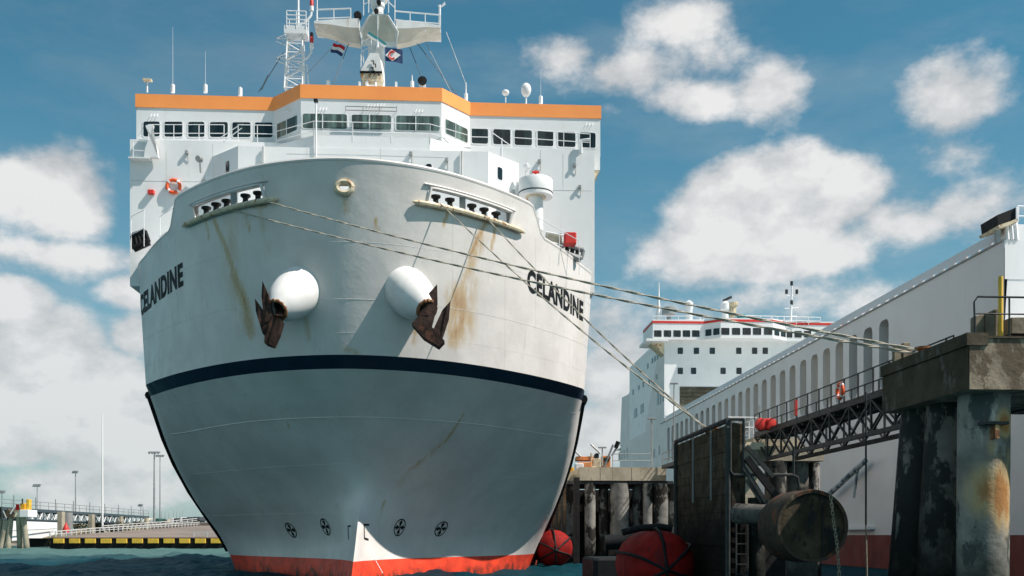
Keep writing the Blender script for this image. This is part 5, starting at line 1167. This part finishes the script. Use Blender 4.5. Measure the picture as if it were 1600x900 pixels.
# wall stepping back on the left
mb = MB(); a = PD(903,800,82); mb.box(a.x-2.6, a.x-.2, a.y, a.y+10, -1, PD(890,757,82).z, 'pile_far'); mb.box(a.x-1.2, a.x+.3, a.y+.6, a.y+10, PD(890,757,82).z, PD(890,742,82).z, 'conc_far'); ptag(mb, 'quay_wall', a.x-1.4, a.y, 0, 'stained concrete quay wall visible between the bow and the far pier', 'wall')
for x in (866,874,882): mb = MB(); c = PD(x,800,80.5); mb.box(c.x-.12, c.x+.12, c.y, c.y+.3, -1, PD(x,762+2*(x % 3),80.5).z, 'timber'); ptag(mb, 'timber_pile', c.x, c.y, 0, {866:'dark timber pile nearest the bow of the big ship',874:'middle dark timber pile between bow and far pier',882:'dark timber pile against the quay wall'}[x], 'pile', 'timber piles by the bow')
# small walkway from far pier to the fender wall
q0_, q1_w = qb+.5, qf-.2; pA = PF.G(1058,735,1.)[0]
pw2 = FP(1042,740,qf)[0]-.4; zw_ = zf1
w2e = pthing('walkway', pw2, q1_w, 0, 'short dark footbridge from the far pier towards the timber fender wall', 'walkway'); B_ = (pw2, q1_w)
for x in (pw2, pw2+1.2):
    mb = MB(); mb.bar((x,q1_w,zw_),(x,60,zw_), .15, .3, 'dark_metal'); railing(mb, [(x,q1_w,zw_),(x,60,zw_)], 1.1, 2, .04, 'grey_metal'); loc(mb, *B_).build('girder', w2e)
mb = MB(); mb.box(pw2, pw2+1.2, 60, q1_w, zw_-.12, zw_-.02, 'dark_metal'); loc(mb, *B_).build('deck', w2e)
# lamp posts on the piers
def lamp(px, y0, y1, d, label, r=.06, head=True, grp='lamp posts on the piers'):
    b = W(px, y1, d); t_ = W(px, y0, d); mb = MB(); h = t_.z-b.z; mb.tube([(0,0,0),(0,0,h)], [r*1.3, r], 'grey_metal', 8); 
    e = empty('lamp_post', b, 0, label, 'lamp post', grp); mb.build('post', e, True)
    if head: mb = MB(); mb.box(-.35, .35, -.15, .15, h-.02, h+.10, 'grey_metal', .04); mb.build('lamp_head', e)
lamp(1018,655,728,82,'grey lamp post on the far pier in front of the ferry side'); lamp(1053,600,700,88,'taller thin lamp post behind the top left corner of the fender wall', .05)
lamp(941,700,728,83,'short lamp post beside the orange machine', .05)
# orange deck machinery behind the far pier
om = empty('dredging_crane', W(915,735,125), 0, 'orange deck crane with white booms behind the far pier', 'crane')
def OM(mb, name, sm=False): mb.v = [(x-W(915,735,125).x, y-125, z-W(915,735,125).z) for x, y, z in mb.v]; mb.build(name, om, sm)
def ob_(x0, x1, y0, y1, mt, name, d=125, dep=2.5): mb = MB(); a = W(x0,y1,d); b = W(x1,y0,d); mb.box(a.x, b.x, d, d+dep, a.z, b.z, mt, .12); OM(mb, name)
ob_(900,928,713,719,'orange_machine','boom_housing'); ob_(941,954,712,733,'orange_machine','cab'); ob_(943,952,715,721,'glass_dark','cab_window',124.9,.2); ob_(903,925,722,731,'orange_machine','tank',124,1.5); ob_(899,912,724,736,'flag_white','white_box',123,2); ob_(926,940,716,730,'cream_rust','winch'); ob_(930,936,708,716,'dark_metal','exhaust'); ob_(885,897,730,765,'gold','yellow_column',120,2)
for a, b in (((923,694),(938,708)),((897,703),(907,713)),((924,708),(924,730)),((956,712),(968,692)),((944,730),(958,695)),((908,728),(938,732))):
    mb = MB(); mb.tube([W(*a,125), W(*b,125)], .14, 'grey_metal' if b[1] < 715 else 'cream_rust', 6); OM(mb, 'boom', True)
mb = MB(); mb.tube([W(962,700,125), W(966,690,125)], .3, 'rubber', 6); OM(mb, 'pulley', True)

# ================================================================== mooring ropes
def rope(A, B, sag, r0, r1, label, n=60, bend=None):
    A = Vector(A); B = Vector(B); mb = MB(); pts = []; rr = []
    for k in range(n+1):
        u = k/n; p = A.lerp(B, u); p.z -= sag*4*u*(1-u); pts.append(p); rr.append(r0+(r1-r0)*u)
    # two laid strands twisting round one another
    for s_ in (0, math.pi):
        P = []
        m = n*5
        for k in range(m+1):
            u = k/m; p = A.lerp(B, u); p.z -= sag*4*u*(1-u); ph = s_+u*(B-A).length*3.2; d = (B-A).normalized(); a = d.cross(Vector((0,0,1))).normalized(); b = a.cross(d)
            P.append(p+(a*math.cos(ph)+b*math.sin(ph))*(r0+(r1-r0)*u)*.55)
        mb.tube(P, [(r0+(r1-r0)*k/m)*.62 for k in range(m+1)], 'rope', 5)
    o = mb.build('mooring_rope', None, True); tag(o, label, 'rope', 'mooring ropes'); return o
def hl(side, t, z=18.0): return s1w(hp(side, t, z, .16))
bol = PF.w(pk, qk, zc_t+.28)
rope(hl(-1,1.20,17.95), bol+Vector((-.1,0,.03)), .32, .032, .050, 'upper of the two long ropes from the left fairlead to the right pier')
rope(hl(-1,1.83,17.95), bol+Vector((-.14,.1,-.06)), .36, .032, .050, 'lower of the two long ropes from the left fairlead to the right pier')
eA = PF.w(pp+.3, PF.G(1098,668,pp)[0], zP)
rope(hl(1,1.28,17.95), eA, .35, .030, .042, 'rope slanting from the inner end of the right fairlead down to the fender wall')
rope(hl(1,1.98,17.95), eA+Vector((0,.25,0)), .30, .030, .042, 'rope slanting from the outer end of the right fairlead down to the fender wall')
mb = MB(); c = PF.w(pp+.3, PF.G(1098,668,pp)[0], zP-.1); mb.lathe([(.22,0),(.18,.25),(.28,.3),(.28,.36)], (0,0,0), 'rust', 14); o = mb.build('mooring_bollard', None, True); o.location = c-Vector((0,0,.12)); tag(o, 'small bollard on top of the timber fender wall holding two ropes', 'bollard')

# ================================================================== LEFT BACKGROUND
DQ = 170
# pontoon with yellow fender blocks
po = empty('pontoon', W(82,857.5,DQ), 0, 'long low black pontoon with a row of yellow fender blocks on the left', 'pontoon'); PB = W(82,857.5,DQ)
def put(mb, name, par, base, sm=False): mb.v = [(x-base.x, y-base.y, z-base.z) for x, y, z in mb.v]; return mb.build(name, par, sm)
zt = W(0,841,DQ).z; x0 = W(80,0,DQ).x; x1 = W(520,0,DQ).x
mb = MB(); mb.box(x0, x1, DQ, DQ+14, -.8, zt, 'yellow_black'); put(mb, 'float', po, PB)
mb = MB(); mb.box(x0-.1, x1, DQ-.12, DQ+14, zt, zt+.10, 'asphalt'); put(mb, 'deck_edge', po, PB)
mbt = None
for k in range(18):
    px = 83+k*24.6; a = W(px,848.8,DQ-.35); b = W(px+16.5,841.6,DQ-.35); mb = MB(); mb.box(a.x, b.x, DQ-.35, DQ, a.z, b.z, 'yellow', .05); put(mb, 'fender_block', po, PB)
# ramp rising behind
ra = MB(); pts = [((80,170,zt+.13)),((520,170,zt+.13))]
Lp = [Vector((x0-.2,DQ+.0,zt+.13)), W(148,833,192), W(235,827,225), W(312,821.5,262)]; Rp = [Vector((x1,DQ,zt+.13)), Vector((W(480,0,192).x,192,Lp[1].z)), Vector((W(470,0,225).x,225,Lp[2].z)), Vector((W(460,0,262).x,262,Lp[3].z))]
ra.quads([[Vector((p.x,p.y,-1)) for p in Lp], Lp, Rp, [Vector((p.x,p.y,-1)) for p in Rp]], 'asphalt', close=False); o = ra.build('quay_ramp'); tag(o, kind='structure')
gr = empty('guard_rail', Lp[0], 0, 'white guard rail climbing the left edge of the quay ramp', 'guard rail')
def grail(P, par, h=.95, st=2.4):
    base = par.location
    for k, (a, b) in enumerate(zip(P, P[1:])):
        mb = MB(); mb.bar(a+Vector((0,0,h)), b+Vector((0,0,h)), .10, .16, 'white_shade'); mb.bar(a+Vector((0,0,h*.5)), b+Vector((0,0,h*.5)), .1, .10, 'white_shade'); put(mb, 'rail', par, base)
        n = max(1, int((b-a).length/st))
        for i in range(n): mb = MB(); p = a.lerp(b, i/n); mb.box(p.x-.09, p.x+.09, p.y-.09, p.y+.09, p.z, p.z+h+.05, 'white_shade'); put(mb, 'post', par, base)
grail([p+Vector((0,0,.02)) for p in Lp], gr)
gr2 = empty('guard_rail', W(303,838,172), 0, 'short white guard rail at the pontoon edge next to the big bow', 'guard rail'); grail([W(303,840,172), W(324,840,172), W(345,840,172), W(380,840,172)], gr2, .95, 2.2)
gr3 = empty('guard_rail', W(155,832,200), 0, 'low pale guard rail in front of the scrub bank', 'guard rail'); grail([W(155,830,196)+Vector((-.5,3,.1)), W(200,826,215), W(250,822,240), W(308,816,262)], gr3, 1.0, 3.)
# ground behind and scrub bank
g = MB(); g.poly([(-900,262,1.6),(60,262,1.6),(60,900,1.8),(-900,900,1.8)], 'asphalt'); g.poly([(-900,262,-1),(60,262,-1),(60,262,1.6),(-900,262,1.6)], 'rock'); o = g.build('quay_ground'); tag(o, kind='structure')
def mound(xs, d, hts, mt, name, w=8, **tg):
    mb = MB(); rows = []
    m = len(xs)*6
    for j in range(7):
        v = j/6; row = []
        for i in range(m+1):
            u = i/m*(len(xs)-1); k = min(int(u), len(xs)-2); f_ = u-k; x = xs[k]+(xs[k+1]-xs[k])*f_; h = hts[k]+(hts[k+1]-hts[k])*f_
            row.append(Vector((x+random.uniform(-.3,.3), d+w*v+random.uniform(-.4,.4), .2+h*math.sin(math.pi*v)**.7*random.uniform(.8,1.15))))
        rows.append(row)
    mb.quads(rows, mt, close=False); o = mb.build(name, None, False); tag(o, **tg); return o
mound([W(x,0,232).x for x in (50,112,122,150,175,200,232)], 232, [1.2,3.4,3.8,4.4,4.6,4.0,2.6], 'scrub', 'scrub_bank', kind='structure')
mound([W(x,0,205).x for x in (-20,20,50,70,95,130,160)], 205, [.3,.4,.6,.8,1.0,2.2,3.0], 'rock', 'rock_bank', kind='structure')
# bushes on the bank
mb = MB()
for i in range(16):
    x = 112+i*7.2+random.uniform(-2,2); c = W(x, 822+random.uniform(-3,3), 229)
    for k in range(70):
        p = c+Vector((random.gauss(0,.7), random.gauss(0,.5), random.gauss(0,.28)+.2)); a = Vector((random.uniform(-1,1),random.uniform(-1,1),random.uniform(-1,1))).normalized()*.28; b = a.cross(Vector((random.uniform(-1,1),random.uniform(-1,1),1))).normalized()*.2
        mb.poly([p-a, p-b, p+a, p+b], 'scrub')
o = mb.build('bushes'); tag(o, 'low dry bushes on the bank below the distant truss bridge', 'bushes', kind='stuff')
# white linkspan girders
lk = empty('linkspan', W(20,842,196), 0, 'white steel linkspan with a dark underside between the left piles and the pontoon', 'linkspan'); LB = W(20,842,196)
for (xa, xb, ya0, yb0, ya1, yb1, d, nm) in ((16,88,812,812,829,825.5,230,'upper_girder'),(18,86,829.5,826,845,840,228,'lower_girder')):
    mb = MB(); P = [W(xa,ya1,d-6), W(xb,yb1,d+12), W(xb,yb0,d+12), W(xa,ya0,d-6)]; mb.quads([P, [p+Vector((0,3,0)) for p in P]], 'super_white'); put(mb, nm, lk, LB)
mb = MB(); a = W(22,829.5,221); b = W(86,826.2,239); mb.bar(a, b, .2, .12, 'grey_metal'); put(mb, 'shadow_gap_strip', lk, LB)  # grey strip modelled as the shadow line between the girders
mb = MB(); a = W(44,856,197); b = W(80,841,197); mb.box(a.x, b.x, 197, 201, 0, b.z, 'yellow_black'); put(mb, 'underside', lk, LB)
# left dolphin with piles
dl = empty('mooring_dolphin', W(22,857,DQ), 0, 'concrete mooring dolphin on raking piles at the far left with a yellow box on top', 'dolphin'); DB = W(22,857,DQ)
mb = MB(); P = [W(x,y,DQ) for x, y in ((-30,808),(22,808),(20,803),(12,795),(-30,794))]; mb.quads([P, [p+Vector((0,5,0)) for p in P]], 'conc_dark'); put(mb, 'cap', dl, DB)
mb = MB(); a = W(30,808,DQ-.2); b = W(44.5,796.5,DQ-.2); mb.box(a.x, b.x, DQ-.2, DQ+3, a.z, b.z, 'super_white', .1); a = W(22,808,DQ-.0); b = W(30,799,DQ); mb.box(a.x, b.x, DQ+.2, DQ+3, a.z, b.z, 'beige'); put(mb, 'white_block', dl, DB)
mb = MB(); a = W(31,796.4,DQ); b = W(39,786.5,DQ); mb.box(a.x, b.x, DQ, DQ+1.4, a.z, b.z, 'gold', .08); a = W(39,796.4,DQ); b = W(44.5,780,DQ); mb.box(a.x+.02, b.x, DQ+.3, DQ+1.2, a.z, b.z, 'yellow', .08); put(mb, 'yellow_box', dl, DB)
mb = MB(); a = W(24,797,DQ); b = W(28.5,788,DQ); mb.box(a.x, b.x, DQ, DQ+.5, a.z, b.z, 'fender_red', .06); mb.tube([W(35,787,DQ), W(35,779,DQ)], .12, 'dark_metal', 6); mb.tube([W(16,803,DQ-1), W(24,790,DQ-1)], .1, 'rail_white', 6); put(mb, 'red_sign', dl, DB)
for xt, xb in ((1,-5),(12,0),(17,12),(29,32),(36,43)):
    mb = MB(); a = W(xt,807,DQ+1); b = W(xb,859,DQ+1+(xb % 3)); a.z += .2; b.z = -.8; mb.tube([a, b], .48, 'pile_left', 14); put(mb, 'pile', dl, DB, True)
# truss bridge
bg_ = empty('truss_bridge', W(90,800,185), 0, 'low blue-grey truss bridge on concrete columns running away on the left', 'bridge'); BB = W(90,800,185)
zb_ = EYE+4.5; A = Vector((-86.8,176,zb_)); B = Vector((-92.0,252,zb_)); A0 = A+(A-B)*.1
for off in (0, -5):
    o_ = Vector((off,0,0)); mb = MB(); mb.bar(A0+o_, B+o_, .3, .55, 'bridge_blue'); put(mb, 'deck_beam', bg_, BB); mb = MB(); mb.bar(A0+o_+Vector((0,0,-1.75)), B+o_+Vector((0,0,-1.75)), .22, .25, 'bridge_blue'); put(mb, 'lower_chord', bg_, BB)
    n = 24
    for k in range(n):
        p = A0.lerp(B, k/n)+o_; q = A0.lerp(B, (k+1)/n)+o_; mb = MB(); d = Vector((0,0,-1.7)); mb.bar(p, (p+q)/2+d, .14, .14, 'rail_white'); mb.bar((p+q)/2+d, q, .14, .14, 'rail_white'); mb.bar(p, p+d, .1, .1, 'bridge_blue'); put(mb, 'truss_web', bg_, BB)
mb = MB(); mb.quads([[A0+Vector((0,0,.28)), B+Vector((0,0,.28))], [A0+Vector((-5,0,.28)), B+Vector((-5,0,.28))]], 'asphalt', close=False); put(mb, 'deck', bg_, BB)
mb = MB(); railing(mb, [A0+Vector((0,0,.3)), B+Vector((0,0,.3))], 1.3, 4.0, .05, 'grey_metal'); put(mb, 'railing', bg_, BB)
for k in range(9): mb = MB(); p = A0.lerp(B, (k+.5)/9); mb.tube([p, p+Vector((0,0,2.4))], .06, 'bridge_blue', 5); put(mb, 'post', bg_, BB, True)
for px, w_, d in ((93,7,182),(141,6,207),(186,6,229),(226,6,248)):
    p = W(px,836,d); mb = MB(); r = w_*d/FPX/2; mb.box(p.x-r, p.x+r, d, d+1.4, .3, zb_-.2, 'pile_left'); put(mb, 'column', bg_, BB)
mb = MB(); p = W(105,836,186); mb.tube([Vector((p.x,186,0)), Vector((p.x,186,zb_-.3))], 1.0, 'pillar_grey', 20); o = mb.build('round_pillar', None, True); tag(o, 'thick round grey concrete pillar under the truss bridge', 'pillar')
mb = MB(); c = W(103,828,180); mb.lathe([(.5,-.7),(.62,0),(.35,.9),(.12,1.5),(.10,1.9)], c, 'red', 12); mb.v = [(x, y, c.z+(z-c.z)*.75) for x, y, z in mb.v]; o = mb.build('channel_buoy', None, True); tag(o, 'small red buoy in front of the round grey pillar', 'buoy')
# tall mast and light masts
def mast(px, y0, y1, d, r, label, head, mt='grey_metal', grp='light masts on the quay'):
    b = W(px, y1, d); h = W(px, y0, d).z-b.z; e = empty('light_mast', b, 0, label, 'mast', grp); mb = MB(); mb.tube([(0,0,0),(0,0,h*.5),(0,0,h)], [r*1.1,r*.8,r*.5], mt, 8); mb.build('pole', e, True)
    if head:
        mb = MB(); mb.box(-head, head, -.3, .3, h-.1, h+.25, 'grey_metal', .06)
        for k in range(4): x = -head+(k+.5)*head/2; mb.box(x-.25, x+.25, -.5, -.2, h-.45, h-.05, 'grey_metal', .05)
        mb.build('lamp_head', e)
mast(160,645,826,215,.22,'tallest white pole standing behind the pontoon',0,'super_white','tall poles')
mast(118,737,826,260,.20,'thin lamp mast just left of the tallest white pole',.7); mast(241,707,816,270,.30,'wide headed floodlight mast nearest the big bow',1.6); mast(250,712,816,300,.2,'slimmer floodlight mast just right of the wide headed one',1.3)
mast(58,758,806,240,.13,'short lamp mast above the left end of the truss bridge',.9); mast(3,768,800,230,.13,'lamp mast at the very left edge of the picture',.8); mast(220,789,814,280,.12,'small lamp mast above the right end of the truss bridge',.6)
for k, x in enumerate((252,258,264,271,276,281,285)): mast(x,798+(k % 3),815,330,.10,('first','second','third','fourth','fifth','sixth','seventh')[k]+' thin pole above the trailers, counting from the floodlight masts',0,grp='thin poles above the trailers')
# trailers and containers parked on the quay
for k, (xa, xb, yt, yb_, mt, lb) in enumerate(((226,233,810,818,'beige','beige container leftmost in the parked row'),(234,242,811,818,'trailer_white','white container next to the beige one'),(243,248,810,817,'trailer_green','dark green container in the parked row'),
        (254,260,812,817,'trailer_dark','small dark lorry body in the parked row'),(261,266,811,817,'beige','small beige body right of the dark lorry'),(267,271,809,817,'trailer_white','tall narrow white container'),(272,280,809.5,816,'trailer_dark','dark lorry right of the narrow white container'),(281,284,808,816,'trailer_white','narrow white cab in the parked row'),
        (285,290,809,815,'trailer_dark','dark trailer towards the ramp top'),(292,301,808,814,'trailer_dark','longer dark trailer near the ramp top'),(302,312,807.5,813.5,'trailer_dark','last dark trailer beside the bow'))):
    d = 285; a = W(xa,yb_,d); b = W(xb,yt,d); e = empty('trailer', Vector(((a.x+b.x)/2, d, a.z-.9)), 0, lb, 'trailer', 'trailers parked on the quay'); hw = (b.x-a.x)/2; hh = b.z-a.z
    mb = MB(); mb.box(-hw, hw, 0, 6, .9, .9+hh, mt, .06); mb.build('body', e); mb = MB()
    for x in (-hw*.6, hw*.6): mb.tube([(x,.2,.45),(x,.6,.45)], .45, 'rubber', 10)
    mb.box(-hw*.8, hw*.8, .3, 5.5, .55, .9, 'rubber'); mb.build('wheels', e)
g = MB(); a = W(215,818,280); g.box(a.x, W(330,0,280).x, 278, 300, 0, W(0,816.5,280).z, 'asphalt'); o = g.build('quay_terrace'); tag(o, kind='structure')
